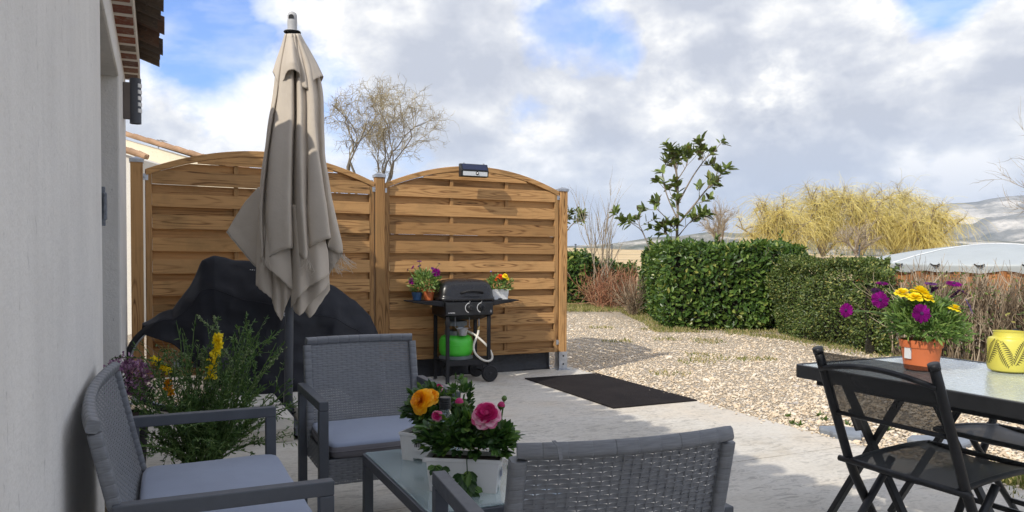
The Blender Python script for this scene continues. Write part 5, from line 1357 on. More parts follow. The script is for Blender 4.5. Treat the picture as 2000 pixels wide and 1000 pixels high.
# ================================================================ magnolias
m_mag = leafmat('magnolia_leaf', [(0.0, (0.10, 0.078, 0.036)), (0.25, (0.075, 0.11, 0.03)), (0.7, (0.145, 0.195, 0.045)), (0.95, (0.22, 0.28, 0.075)), (1.0, (0.22, 0.14, 0.065))], 0.4, 0.22)


def magnolia(label, base, limbs, seed):
    t = thing('magnolia_tree', label, 'tree', base, 0, 'magnolia trees')
    wood = MB(); lv = MB()
    def tuft(p, d, n):
        d = unit(d)
        dirs = np.array([unit(d * rng.uniform(0.1, 0.9) + unit(np.cross(d, rng.normal(size=3))) * rng.uniform(0.5, 1.0)) for _ in range(n)])
        lv.leaves(np.tile(p, (n, 1)) + rng.normal(0, 0.02, (n, 3)), dirs, rng.uniform(0.14, 0.24, n), rng.uniform(0.065, 0.10, n), fold=0.18, up=np.tile(d + (0, 0, 0.4), (n, 1)), shape=(0.32, 0.72, 0.8))
    for pts, r, kids in limbs:
        s = spline(np.array(pts, float), 5); wood.tube(s, np.linspace(r, r * 0.45, len(s)), 6, cap=False)
        tuft(s[-1], s[-1] - s[-3], 9)
        for k in range(kids):
            i = int(rng.uniform(0.42, 0.98) * (len(s) - 1)); d = unit(unit(s[min(i + 1, len(s) - 1)] - s[max(i - 1, 0)]) + rng.normal(0, 0.55, 3) * (1, .7, .8))
            q, dd = wander(s[i], d, rng.uniform(0.18, 0.42), 4, 0.12, (0, 0, 0.08)); wood.tube(q, np.linspace(r * 0.35, 0.006, 5), 5, cap=False)
            tuft(q[-1], dd, int(rng.integers(6, 11)))
            if rng.random() < 0.45: tuft(q[2], dd, 4)
    wood.build('trunk', m_bark, t, smooth=True); lv.build('crown', m_mag, t)
    return t


Ym = 15.6
mp_ = lambda px, py, dy=0.0: P(px, py, Ym + dy) - np.array([3.35, Ym, GZ])
magnolia('open branched magnolia tree with sparse glossy leaves rising behind the large laurel hedge', (3.35, Ym, GZ), [
    ([(0, 0, 0), mp_(1322, 470), mp_(1324, 400), mp_(1322, 345, .2), mp_(1316, 300, .2)], 0.035, 9),
    ([mp_(1322, 440), mp_(1352, 405, -.2), mp_(1382, 368, -.1), mp_(1418, 330, 0)], 0.022, 9),
    ([mp_(1323, 400), mp_(1350, 350, .2), mp_(1372, 318, .3), mp_(1388, 300, .3)], 0.018, 7),
    ([mp_(1322, 425), mp_(1304, 385, .2), mp_(1294, 345, .3), mp_(1300, 318, .3)], 0.016, 6),
    ([mp_(1321, 452), mp_(1300, 425, -.3), mp_(1285, 410, -.4), mp_(1278, 400, -.4)], 0.012, 2),
    ([mp_(1324, 462), mp_(1342, 440, -.3), mp_(1352, 430, -.4)], 0.012, 5),
    ([mp_(1318, 500), mp_(1312, 470, -.2), mp_(1300, 455, -.2)], 0.012, 6),
    ([(-0.1, 0, .3), mp_(1262, 470, .2), mp_(1250, 448, .1), mp_(1232, 435, 0)], 0.012, 3),
    ([mp_(1262, 468, .2), mp_(1248, 440, .3), mp_(1222, 432, .3)], 0.008, 2),
    ([mp_(1324, 350), mp_(1340, 325), mp_(1345, 306)], 0.012, 5)], 2)
Ym2 = 23.0
mq = lambda px, py, dy=0.0: P(px, py, Ym2 + dy) - np.array([1.45, Ym2, GZ])
magnolia('magnolia tree mostly hidden behind the right-hand fence post', (1.45, Ym2, GZ), [
    ([(0, 0, 0), mq(1096, 470), mq(1100, 440), mq(1112, 415)], 0.03, 8), ([mq(1100, 460), mq(1118, 438), mq(1138, 420)], 0.02, 7), ([mq(1096, 450), mq(1085, 425), mq(1080, 405)], 0.02, 6)], 4)

# ================================================================ trees beyond the garden
cw = thing('curly_willow', 'bare corkscrew willow with a round crown of twisted twigs behind the fence', 'tree', (-3.05, 16.5, -0.15))
tk, tw = MB(), MB()
cc = P(757, 268, 16.5) - np.array([-3.05, 16.5, -0.15])
spec = {0: (6, 0.60, 0.50, 0.12, (0, 0, 0.03), 8), 1: (6, 0.62, 0.60, 0.20, (0, 0, 0.06), 9), 2: (6, 0.64, 0.55, 0.28, (0, 0, 0.08), 9), 3: (6, 0.66, 0.60, 0.34, (0, 0, 0.05), 8), 4: (0, 0.5, 0.6, 0.40, (0, 0, 0.0), 8), 'solid': 2, 'from': 0.25, 'rmin': 0.0042,
        'crown': (cc, np.array([1.48, 1.48, 1.30]))}
for k in range(17):
    a_ = (k + 0.5) / 17; dx = -1.25 + 2.6 * a_; dy = 0.45 * math.sin(k * 2.4)
    tree(tk, tw, (dx * 0.16, dy * 0.2, 1.2), (dx, dy, 1.2), 2.25 - 0.35 * abs(dx), 0.042, 0, spec)
tk.tube([(0, 0, 0), (0.02, 0.02, 0.7), (0, 0, 1.45)], [0.13, 0.11, 0.10], 10)
tk.build('trunk', m_darkbark, cw, smooth=True); tw.build('crown', m_curly, cw)

# the weeping willows in yellow twig
def willow(label, px, Y, top_py, width_px, ntw, seed, yellow=0.8):
    base = P(px, 508, Y); base[2] = 0.9
    t = thing('weeping_willow', label, 'tree', base, 0, 'yellow willows across the field')
    H = P(px, top_py, Y)[2] - base[2]; Wd = width_px / F * Y / 2
    tk = MB(); tw = MB(); tips = []
    nl = 11
    for k in range(nl):
        a = k * 2.4 + seed; rr_ = Wd * (0.25 + 0.75 * (k + 0.5) / nl); tx, ty = rr_ * math.cos(a), rr_ * 0.7 * math.sin(a)
        hz_ = H * (0.97 - 0.42 * (math.hypot(tx, ty) / Wd) ** 2 + 0.05 * rng.normal())
        s = spline(np.array([(0, 0, 0.5), (tx * 0.2, ty * 0.2, hz_ * 0.35), (tx * 0.6 + rng.normal(0, .15), ty * 0.6, hz_ * 0.72), (tx * 0.95, ty * 0.95, hz_)]), 6)
        tk.tube(s, np.linspace(0.13, 0.03, len(s)), 6, cap=False); tips.append(s)
        for j in range(5):
            q, d = wander(s[int(rng.integers(6, len(s) - 1))], (rng.normal(0, .8), rng.normal(0, .8), 0.7), rng.uniform(0.7, 1.5), 5, 0.2); tk.tube(q, np.linspace(0.05, 0.02, 6), 4, cap=False); tips.append(q)
    for k in range(ntw):
        s = tips[int(rng.integers(len(tips)))]; p = s[int(rng.integers(max(2, len(s) // 3), len(s)))]
        hgt_ = p[2] / H; up = rng.random() < 0.25 + 0.45 * max(0, hgt_ - 0.5)
        L_ = rng.uniform(0.4, 1.0) if up else rng.uniform(0.9, 3.0)
        d = (rng.normal(0, .55), rng.normal(0, .55), 1.0) if up else (rng.normal(0, .9), rng.normal(0, .9), 0.55)
        q, _ = wander(p, d, L_, 6, 0.14, (0, 0, 0.0) if up else (0, 0, -0.36))
        q = q[q[:, 2] > 0.15]
        if len(q) < 3: continue
        tw.tube(q, np.linspace(0.0105, 0.005, len(q)), 3, cap=False, rnd=rng.random(), mi=1 if up and rng.random() < 0.7 else 0)
    tk.build('trunk', m_twig, t); tw.build('crown', [m_yellowtwig, m_greytwig], t)
    return t


willow('yellow weeping willow at the left end of the far row, with grey branches showing', 1512, 56, 387, 175, 2640, 0.3)
willow('tallest yellow weeping willow, second from the left in the far row', 1606, 58, 371, 168, 2992, 1.1)
willow('yellow weeping willow in the middle of the far row, behind the grey shrub', 1682, 57, 377, 168, 2992, 2.2)
willow('yellow weeping willow second from the right end of the far row', 1748, 59, 376, 153, 2640, 3.9)
willow('broad pale yellow willow at the right end of the far row, nearest the mountain', 1806, 56, 399, 175, 2992, 5.2)


def bare_tree(label, px, Y, top_py, zb, lean, spec, n0, r, mat=None, spread=0.5, cat='tree'):
    base = P(px, 500, Y); base[2] = zb; H = P(px, top_py, Y)[2] - zb
    t = thing('bare_tree', label, cat, base)
    tk, tw = MB(), MB()
    tk.tube([(0, 0, 0), (0.02, 0, H * 0.16), (0, 0, H * 0.3)], [r * 1.3, r, r * 0.9], 8, cap=False)
    for k in range(n0):
        a = k * 2 * math.pi / n0 + 0.4
        tree(tk, tw, (0, 0, H * rng.uniform(0.14, 0.3)), (math.cos(a) * spread + lean, math.sin(a) * spread, 1), H * 0.5, r * 0.75, 0, spec)
    tk.build('trunk', mat or m_twig, t); tw.build('crown', m_greytwig, t)
    return t


sp_b = {0: (6, 0.55, 0.5, 0.10, (0, 0, 0.04), 6), 1: (6, 0.55, 0.5, 0.13, (0, 0, 0.05), 5), 2: (5, .55, .5, .15, (0, 0, .03), 4), 3: (0, .5, .5, .2, (0, 0, 0), 3), 'solid': 1, 'from': 0.3, 'rmin': 0.010}
bare_tree('small bare grey tree standing alone in the field between magnolia and willows', 1406, 44, 402, 0.95, 0, sp_b, 5, 0.07)
bare_tree('low grey bare shrub in front of the middle willow', 1672, 50, 428, 0.9, 0, sp_b, 6, 0.07, spread=1.1, cat='shrub')
sp_c = {0: (5, 0.6, 0.5, 0.12, (0, 0, 0.03), 6), 1: (6, 0.55, 0.5, 0.15, (0, 0, 0.04), 5), 2: (5, .55, .5, .2, (0, 0, .03), 4), 3: (0, .5, .5, .2, (0, 0, 0), 4), 'solid': 1, 'from': 0.3, 'rmin': 0.008}
bare_tree('tall bare tree at the far right behind the pool', 2112, 30, 262, 0.2, -0.06, sp_c, 6, 0.06, spread=0.42)

# ================================================================ above-ground pool with its winter cover
pl = thing('pool', 'round wooden above-ground pool with pale grey domed winter cover behind the bare hedge', 'swimming pool', (10.9, 17.2, -0.1))
RP = 2.85; n = 96; a = np.arange(n) * 2 * math.pi / n
mb = MB()
for k in range(24):
    a0, a1 = k * 2 * math.pi / 24 + 0.004, (k + 1) * 2 * math.pi / 24 - 0.004
    p0, p1 = np.array([RP * math.cos(a0), RP * math.sin(a0)]), np.array([RP * math.cos(a1), RP * math.sin(a1)])
    for j in range(8):
        z = 0.07 + j * 0.135
        mb.bar((*p0, z), (*p1, z), 0.045, 0.130, rnd=rng.random())
mb.build('boards', woodmat('pool_boards', 'X', (0.40, 0.175, 0.06), (0.17, 0.065, 0.022), (0.30, 0.12, 0.042)), pl)
m_pp = woodmat('pool_posts', 'Z', (0.40, 0.175, 0.06), (0.17, 0.07, 0.022), (0.30, 0.12, 0.042))
for k in range(24):
    a0 = k * 2 * math.pi / 24; c_ = np.array([math.cos(a0), math.sin(a0), 0])
    MB().bar(c_ * (RP + 0.04) + (0, 0, 0), c_ * (RP + 0.04) + (0, 0, 1.13), 0.12, 0.06, c_).build('post', m_pp, pl)
rows = []
for r_, z in ((0.02, 1.62), (0.5, 1.60), (1.0, 1.555), (1.6, 1.475), (2.2, 1.36), (2.7, 1.24), (RP + 0.08, 1.185), (RP + 0.12, 1.165), (RP + 0.115, 1.13), (RP + 0.10, 1.08), (RP + 0.085, 1.02)):
    fl = 0.0 if r_ < RP else 0.022 * np.sin(a * 24) + 0.010 * np.sin(a * 41 + 1)
    zz = np.full(n, z) + 0.008 * noise3(np.stack([r_ * np.cos(a), r_ * np.sin(a), a * 0], -1), 2.2, 3)
    if z < 1.05: zz = zz + 0.025 * np.sin(a * 24 + 1.0) + 0.015 * np.sin(a * 17)
    rows.append(np.stack([(r_ + fl) * np.cos(a), (r_ + fl) * np.sin(a), zz], -1))
m_pc = M('pale_grey_tarpaulin', (0.40, 0.435, 0.44), 0.5, var=0.06, scale=1.5, bump=0.25, bscale=3, bdist=0.04)
mb = MB(); mb.grid(np.array(rows), closed=True); mb.build('cover', m_pc, pl, smooth=True)
mb = MB()
prof = [(0.02, 1.62), (0.5, 1.60), (1.0, 1.555), (1.6, 1.475), (2.2, 1.36), (2.7, 1.24), (RP + 0.08, 1.185)]
for a0 in np.arange(4) * math.pi / 2 + 5.03:
    mb.tube([(r_ * math.cos(a0), r_ * math.sin(a0), z + 0.008) for r_, z in prof], 0.013, 4)
mb.build('cover_seam', M('white_seam', (0.72, 0.74, 0.74), 0.5), pl)
for k in range(24):
    a0 = (k + 0.5) * 2 * math.pi / 24; c_ = np.array([math.cos(a0), math.sin(a0), 0]); s_ = np.array([-math.sin(a0), math.cos(a0), 0])
    mb = MB(); pc = c_ * (RP + 0.14) + (0, 0, 1.145)
    mb.tube([pc - s_ * 0.09 + (0, 0, 0.035), pc - s_ * 0.03, pc + s_ * 0.03 + (0, 0, .004), pc + s_ * 0.09 + (0, 0, 0.03)], 0.012, 5); mb.box(pc, (0.05, 0.05, 0.03)); mb.tube([pc, pc + s_ * .07 - (0, 0, 0.03)], 0.010, 4)
    mb.build('buckle', m_blackmatt, pl)

# ================================================================ wire fence at the end of the garden
for px, Y, top, lab in ((1124, 23.6, 478, 'thin grey wire-fence post nearest the wooden fence, above the laurel bush'), (1195, 23.6, 478, 'thin green wire-fence post rising behind the bare sapling'),
                        (1549, 22.5, 478, 'thin dark wire-fence post above the right end of the laurel hedge'), (1678, 21.0, 480, 'thin dark wire-fence post above the fine-leaved hedge, left of the pool')):
    p = P(px, 500, Y); p[2] = -0.2; zt2 = P(px, top, Y)[2] + 0.2
    t = thing('wire_fence_post', lab, 'fence post', p, 0, 'posts of the wire fence')
    hw = 0.045 if px == 1124 else 0.028
    MB().box((0, 0, zt2 / 2), (hw, hw, zt2)).build('stake', m_steel if px == 1124 else m_greymetal, t); 
    cp = MB(); cp.box((0, 0, zt2 + 0.01), (hw + .012, hw + .012, 0.02)); cp.build('cap', m_blackmatt, t)
wf = MB(); xa = P(1000, 500, 23.65); xb = P(1380, 500, 23.65); xc = P(1549, 500, 22.5); xd = P(1678, 500, 21.0); xe = P(1900, 500, 20.9)
for z in np.linspace(0.15, 1.42, 9):
    wf.tube([(*xa[:2], z), (*xb[:2], z), (*xc[:2], z), (*xd[:2], z), (*xe[:2], z)], 0.0035, 3)
o = wf.build('wire_fence', m_greymetal); tag(o, 'strands of thin wire strung between the posts at the edge of the field', 'wire fence')

# ================================================================ things on the ground
m_flag = M('grey_flagstone', (0.20, 0.225, 0.26), 0.8, var=0.2, scale=6, bump=0.5, bscale=20)
def flagstone(label, px, py, rx, ry, rz, seed):
    p = P(px, py, 1.0); f_ = (EYE - GZ - 0.02) / (EYE - p[2]); c_ = np.array([p[0] * f_, p[1] * f_, GZ])
    a = np.linspace(0, 2 * math.pi, 15)[:-1]; r_ = 1 + 0.16 * np.sin(a * 3 + seed) + 0.08 * np.sin(a * 5 + 2 * seed)
    rows = [np.stack([rx * r_ * k * np.cos(a), ry * r_ * k * np.sin(a), np.full(14, z)], -1) for k, z in ((1.0, 0.0), (1.02, 0.03), (0.97, 0.042))]
    mb = MB(); mb.grid(np.array(rows), closed=True); mb.add(rows[-1], [list(range(14))]); o = mb.build('flagstone', m_flag, bevel=0.004)
    o.location = tuple(c_); o.rotation_euler = (0, 0, rz); return tag(o, label, 'stepping stone', 'flagstones in the gravel')
flagstone('flat blue-grey flagstone at the edge of the gravel, just past the nearer folding chair', 1648, 846, 0.135, 0.16, 0.1, 1)
flagstone('flat blue-grey flagstone in the gravel under the edge of the glass table', 1838, 866, 0.2, 0.16, 0.4, 2)
m_weed = leafmat('weed_leaf', [(0.0, (0.05, 0.10, 0.02)), (1.0, (0.13, 0.2, 0.04))], 0.5, 0.2)
w0 = None
for k, (px, py) in enumerate(((1563, 832), (1548, 828), (1600, 813), (1655, 832), (1688, 835), (1612, 822), (1540, 815), (1735, 842))):
    p = P(px, py, 1.0); f_ = (EYE - GZ) / (EYE - p[2]); pos = (p[0] * f_, p[1] * f_, GZ)
    lab = 'small green weed sprouting in the pale gravel near the patio edge'
    if w0 is None:
        w0 = thing('weed', lab, 'weed', pos, 0, 'weeds in the gravel')
        d = rng.normal(0, .8, (9, 3)); d[:, 2] = 0.8; MB().leaves(np.zeros((9, 3)), d, rng.uniform(.03, .055, 9), 0.018).build('leaves', m_weed, w0)
        MB().tube([(0, 0, -0.01), (0, 0, .01)], 0.004, 5).build('stem', m_stem, w0)
    else: copy_tree(w0, pos, k * 1.3, lab)

# ================================================================ flowers
def petal_fan(mb, c, nrm, npet, r0, r1, wid, lift, curve, mi=0, rn=(0, 1), jit=0.06, twist=0.0, a_off=0.0):
    """one whorl of petals round c; lift = angle out of the flower's plane, curve = how far tips bend back"""
    nrm = unit(nrm); u = unit(np.cross(nrm, (0.31, 0.2, 0.93))); v = np.cross(nrm, u)
    for k in range(npet):
        a = a_off + 2 * math.pi * k / npet + rng.normal(0, jit); d = u * math.cos(a) + v * math.sin(a); s = np.cross(nrm, d)
        L = (r1 - r0) * rng.uniform(0.9, 1.08); rows = []
        for f_, wf in ((0, 0.45), (0.35, 0.9), (0.7, 1.0), (0.92, 0.62), (1.0, 0.15)):
            ang = lift - curve * f_ * f_; rr_ = r0 + L * f_ * math.cos(lift * 0.6); h = L * f_ * math.sin(ang)
            p = np.array(c) + d * rr_ + nrm * h
            cup = nrm * wid * 0.10 * wf
            rows.append([p - s * wid * wf / 2 + cup, p, p + s * wid * wf / 2 + cup])
        mb.grid(np.array(rows), rnd=rng.uniform(*rn), mi=mi)


def leafcol(name, stops, **k): return leafmat(name, stops, **k)
m_purple = leafmat('purple_petal', [(0.0, (0.07, 0.001, 0.055)), (0.6, (0.15, 0.002, 0.115)), (1.0, (0.23, 0.006, 0.185))], 0.8, 0.10, 0.1)
m_dpurple = leafmat('dark_purple_petal', [(0.0, (0.075, 0.008, 0.10)), (1.0, (0.16, 0.018, 0.20))], 0.5, 0.25)
m_lilac = leafmat('lilac_petal', [(0.0, (0.20, 0.12, 0.42)), (1.0, (0.40, 0.24, 0.58))], 0.5, 0.25)
m_yellow = leafmat('yellow_petal', [(0.0, (0.86, 0.66, 0.008)), (1.0, (0.92, 0.80, 0.04))], 0.5, 0.35)
m_gold = leafmat('golden_petal', [(0.0, (0.70, 0.22, 0.003)), (0.5, (0.88, 0.42, 0.006)), (1.0, (0.95, 0.60, 0.02))], 0.5, 0.3)
m_pink = leafmat('pink_petal', [(0.0, (0.42, 0.005, 0.10)), (0.55, (0.55, 0.02, 0.17)), (0.8, (0.68, 0.22, 0.38)), (1.0, (0.78, 0.48, 0.58))], 0.5, 0.25)
m_orange = leafmat('orange_petal', [(0.0, (0.75, 0.05, 0.01)), (1.0, (0.85, 0.16, 0.02))], 0.5, 0.25)
m_eye = M('flower_eye', (0.05, 0.012, 0.075), 0.8, var=0.5, scale=300, bump=1, bscale=900)
m_pot_leaf = leafmat('daisy_leaf', [(0.0, (0.065, 0.13, 0.028)), (0.5, (0.14, 0.24, 0.055)), (1.0, (0.27, 0.38, 0.11))], 0.45, 0.28)
m_ran_leaf = leafmat('ranunculus_leaf', [(0.0, (0.020, 0.058, 0.014)), (0.5, (0.045, 0.11, 0.024)), (0.9, (0.09, 0.18, 0.035)), (1.0, (0.15, 0.24, 0.05))], 0.42, 0.28)


def daisy(parent, c, nrm, r, mat, stem_from=None):
    mb = MB(); petal_fan(mb, c, nrm, 18, r * 0.12, r, r * 0.30, 0.10, 0.12); petal_fan(mb, np.array(c) - unit(nrm) * 0.0015, nrm, 17, r * 0.12, r * 0.97, r * 0.30, 0.05, 0.10, a_off=0.17)
    nz = unit(nrm); u = unit(np.cross(nz, (0.3, .2, .9))); R = np.array([u, np.cross(nz, u), nz]).T
    mb.lathe([(0.0005, 0.006), (r * 0.10, 0.006), (r * 0.17, 0.004), (r * 0.19, 0.0)], 14, c, R, mi=1)
    if stem_from is not None: mb.tube(spline(np.array([stem_from, (np.array(stem_from) + c) / 2 + (0, 0, 0.02), np.array(c) - nz * 0.012, np.array(c) - nz * 0.002]), 5), 0.0026, 5, mi=2)
    return mb.build('daisy_flower', [mat, m_eye, m_stem], parent)


def ranunculus(parent, c, nrm, r, mat, dense=6, stem_from=None, open_=1.0, name='ranunculus_flower'):
    mb = MB(); nz = unit(nrm)
    for k in range(dense):
        f_ = k / (dense - 1)                        # 0 outermost
        lift = 0.12 * open_ + 1.2 * f_; rr_ = r * (1 - 0.66 * f_)
        petal_fan(mb, np.array(c) - nz * r * 0.28 * (1 - f_), nz, max(5, int(10 - 4 * f_)), rr_ * 0.10, rr_, rr_ * 0.82, lift + rng.normal(0, .05), 0.30 - 0.60 * f_, rn=((0.6, 1.0) if f_ < 0.2 else (0.3, 0.9) if f_ < 0.5 else (0.0, 0.6)), jit=0.2, a_off=k * 0.7)
    u = unit(np.cross(nz, (0.3, .2, .9))); R = np.array([u, np.cross(nz, u), nz]).T
    mb.lathe([(0.0008, r * 0.25), (r * 0.16, r * 0.2), (r * 0.22, 0), (r * 0.12, -r * 0.2)], 12, c, R, rnd=0.1)
    if stem_from is not None: mb.tube(spline(np.array([stem_from, (np.array(stem_from) + c) / 2 + rng.normal(0, .006, 3), np.array(c) - nz * r * 0.4, np.array(c) - nz * r * .2]), 5), 0.0032, 6, mi=1)
    return mb.build(name, [mat, m_stem], parent)


def bud(parent, c, nrm, r, mat, stem_from, tip=0.4):
    mb = MB(); nz = unit(nrm); u = unit(np.cross(nz, (0.3, .2, .9))); R = np.array([u, np.cross(nz, u), nz]).T
    mb.lathe([(0.0005, r * 1.0), (r * 0.5, r * 0.85), (r * 0.85, r * 0.35), (r * 0.9, -r * 0.1)], 12, c, R, rnd=0.35)
    mb.lathe([(r * 0.94, 0.1 * r * tip), (r * 0.9, -r * 0.3), (r * 0.5, -r * 0.85), (0.001, -r)], 12, c, R, mi=1)
    mb.tube(spline(np.array([stem_from, (np.array(stem_from) + c) / 2 + rng.normal(0, .005, 3), np.array(c) - nz * r]), 5), 0.0028, 6, mi=1)
    return mb.build('bud', [mat, m_stem], parent, smooth=True)


def cut_leaves(mb, c, d, L, up):
    """a fingered leaf: five lobes on a short stalk"""
    d = unit(d); up = unit(np.array(up) + rng.normal(0, .3, 3)); s = unit(np.cross(d, up)); n = 5
    for k in range(n):
        a = (k - 2) * 0.55; dd = d * math.cos(a) + s * math.sin(a)
        mb.leaves([np.array(c) + d * L * 0.15], [dd + rng.normal(0, .12, 3)], L * (0.95 - 0.16 * abs(k - 2)), L * 0.36, rnd=np.array([rng.random()]), up=[up], fold=0.15, shape=(0.35, 0.75, 0.95))


def pot(parent, r0, r1, h, mat, rim=0.01, name='pot'):
    mb = MB(); mb.lathe([(0.001, 0), (r0 - 0.004, 0), (r0, 0.004), (r1 - 0.004, h - 0.03), (r1, h - 0.03), (r1 + 0.004, h - 0.004), (r1 + 0.003, h), (r1 - 0.002, h), (r1 - 0.006, h - 0.03), (r0, 0.01)], 48)
    o = mb.build(name, mat, parent, smooth=False)
    for p_ in o.data.polygons: p_.use_smooth = True
    md = o.modifiers.new('edge', 'EDGE_SPLIT'); md.split_angle = rad(35)
    MB().lathe([(0.001, h - 0.012), (r1 - 0.005, h - 0.014)], 32).build('soil', m_soil, parent); return o


def bush(mb, n, cx, rx, rz, zc, ll, lw, shape=(0.35, 0.75, 0.8), ry=None, low=-0.4):
    d = rng.normal(size=(n, 3)); d /= np.linalg.norm(d, axis=1)[:, None]; d = d[d[:, 2] > low]
    rr_ = rng.uniform(0.35, 1.0, len(d)) ** 0.6
    c = d * rr_[:, None] * np.array([rx, ry or rx, rz]) * (1 + 0.22 * noise3(d, 3.2, 4))[:, None] + np.array([cx[0], cx[1], zc])
    dd = d + rng.normal(0, .55, d.shape) + (0, 0, .35)
    L_ = ll * rng.uniform(.6, 1.3, len(c)); mb.leaves(c, dd, L_, lw * L_ / ll, up=d + (0, 0, .5), shape=shape)
    return c


# daisy pot on the dining table
dp = thing('daisy_pot', 'orange plastic pot of purple and yellow daisies standing on the glass table', 'potted plant', yard(2.815, 2.098, 0.7225), TH)
RT = np.array([[math.cos(-TH), -math.sin(-TH), 0], [math.sin(-TH), math.cos(-TH), 0], [0, 0, 1]])
def loc_of(px, py, dy, base, Y): return RT @ (P(px, py, Y + dy) - base)
pot(dp, 0.062, 0.079, 0.122, m_terracotta)
la = RT @ np.array([-0.93, -0.37, 0]); MB().box(la * 0.0735 + (0, 0, 0.075), (0.004, 0.030, 0.055), np.array([la, np.cross((0, 0, 1), la), (0, 0, 1)]).T).build('price_label', mp, dp)
mb = MB(); bush(mb, 2300, (0.01, 0), 0.130, 0.115, 0.175, 0.036, 0.0085, low=-0.35); bush(mb, 700, (0.05, -0.02), 0.125, 0.085, 0.155, 0.032, 0.010, low=-0.5); mb.build('foliage', m_pot_leaf, dp)
B0 = yard(2.815, 2.098, 0.7225); Y0 = B0[1]
core = np.array([0, 0, 0.16])
for px, py, dy, nr, r, m_ in ((1800, 612, -0.15, (0.0, -1, 0.15), 0.037, m_purple), (1719, 586, -0.10, (-0.15, -0.9, 0.35), 0.035, m_purple), (1653, 606, -0.05, (-0.9, -0.55, 0.2), 0.031, m_purple),
                              (1723, 553, 0.02, (0, -0.25, 1), 0.026, m_purple), (1714, 570, 0.0, (-.3, -.2, -0.5), 0.028, m_dpurple), (1818, 554, 0.03, (0, -.2, 1), 0.026, m_dpurple), (1822, 566, 0.05, (.2, -.5, -.6), 0.024, m_dpurple),
                              (1863, 554, 0.0, (0, -.35, 1), 0.031, m_purple), (1866, 574, 0.06, (.3, -.3, -.4), 0.03, m_dpurple), (1880, 570, 0.05, (.4, -.2, .8), 0.025, m_purple),
                              (1893, 598, -0.05, (0.75, -0.4, 0.35), 0.036, m_lilac), (1855, 600, 0.08, (.2, -.6, .2), 0.025, m_dpurple)):
    daisy(dp, loc_of(px, py, dy, B0, Y0), RT @ np.array(nr), r, m_, core + rng.normal(0, .03, 3))
for px, py, dy, r in ((1763, 570, -0.05, 0.034), (1800, 568, -0.05, 0.042), (1788, 578, -0.08, 0.030), (1813, 580, -0.08, 0.028), (1866, 600, -0.12, 0.026)):
    ranunculus(dp, loc_of(px, py, dy, B0, Y0), (rng.normal(0, .2), -0.3, 1), r, m_yellow, 5, core, name='yellow_flower')
for px, py in ((1848, 585), (1776, 590), (1835, 592)): bud(dp, loc_of(px, py, -.04, B0, Y0), (0, -.2, 1), 0.013, m_weed, core)

# yellow lantern on the table
ln = thing('lantern', 'yellow metal lantern with leaf cut-outs and wire handle on the glass table', 'lantern', yard(3.105, 1.925, 0.7225), TH)
m_lan = M('yellow_enamel', (0.62, 0.56, 0.09), 0.42, var=0.05)
RL = 0.078
mb = MB(); mb.lathe([(0.001, 0.0), (0.062, 0.0), (0.073, 0.006), (RL, 0.02), (RL, 0.122), (0.074, 0.132), (0.060, 0.138), (0.058, 0.142), (0.058, 0.158), (0.060, 0.160), (0.056, 0.160), (0.055, 0.14), (0.07, 0.12), (0.073, 0.02), (0.001, 0.008)], 56)
o = mb.build('body', m_lan, ln); 
for p_ in o.data.polygons: p_.use_smooth = True
md = o.modifiers.new('edge', 'EDGE_SPLIT'); md.split_angle = rad(40)
mb = MB()
def shade_strip(a, z, da, dz, w):
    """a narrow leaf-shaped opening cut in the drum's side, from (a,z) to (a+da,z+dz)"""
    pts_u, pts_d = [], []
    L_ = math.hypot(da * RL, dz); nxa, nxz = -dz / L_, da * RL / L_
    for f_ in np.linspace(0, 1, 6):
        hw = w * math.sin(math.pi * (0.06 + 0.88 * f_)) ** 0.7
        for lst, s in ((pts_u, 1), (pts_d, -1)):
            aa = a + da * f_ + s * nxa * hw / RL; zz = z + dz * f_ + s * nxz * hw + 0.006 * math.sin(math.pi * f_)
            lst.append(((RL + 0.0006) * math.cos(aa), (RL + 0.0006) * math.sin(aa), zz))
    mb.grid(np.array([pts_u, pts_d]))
for k in range(9):      # nine feathered leaves lean round the drum: paired dark strips each side of a bare midrib
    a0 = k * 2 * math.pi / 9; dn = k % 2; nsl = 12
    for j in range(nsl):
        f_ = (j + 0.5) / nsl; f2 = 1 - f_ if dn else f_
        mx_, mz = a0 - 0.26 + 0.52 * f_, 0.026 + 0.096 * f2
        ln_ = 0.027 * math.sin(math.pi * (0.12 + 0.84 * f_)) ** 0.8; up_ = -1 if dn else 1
        shade_strip(mx_ + 0.025, mz, ln_ / RL, up_ * ln_ * 0.12, 0.0021); shade_strip(mx_ - 0.01, mz + up_ * 0.004, -ln_ / RL * 0.45, up_ * ln_ * 0.85, 0.0021)
mb.build('leaf_shade_strips', M('cutout_shade', (0.075, 0.066, 0.022), 0.8), ln)  # dark strips laid on the drum, colour standing in for shaded cut-outs
a = np.linspace(0, math.pi, 21)
MB().tube(np.stack([0.079 * np.cos(a), -0.06 * np.sin(a), 0.132 - 0.032 * np.sin(a)], -1), 0.0018, 6).build('handle', m_lan, ln, smooth=True)


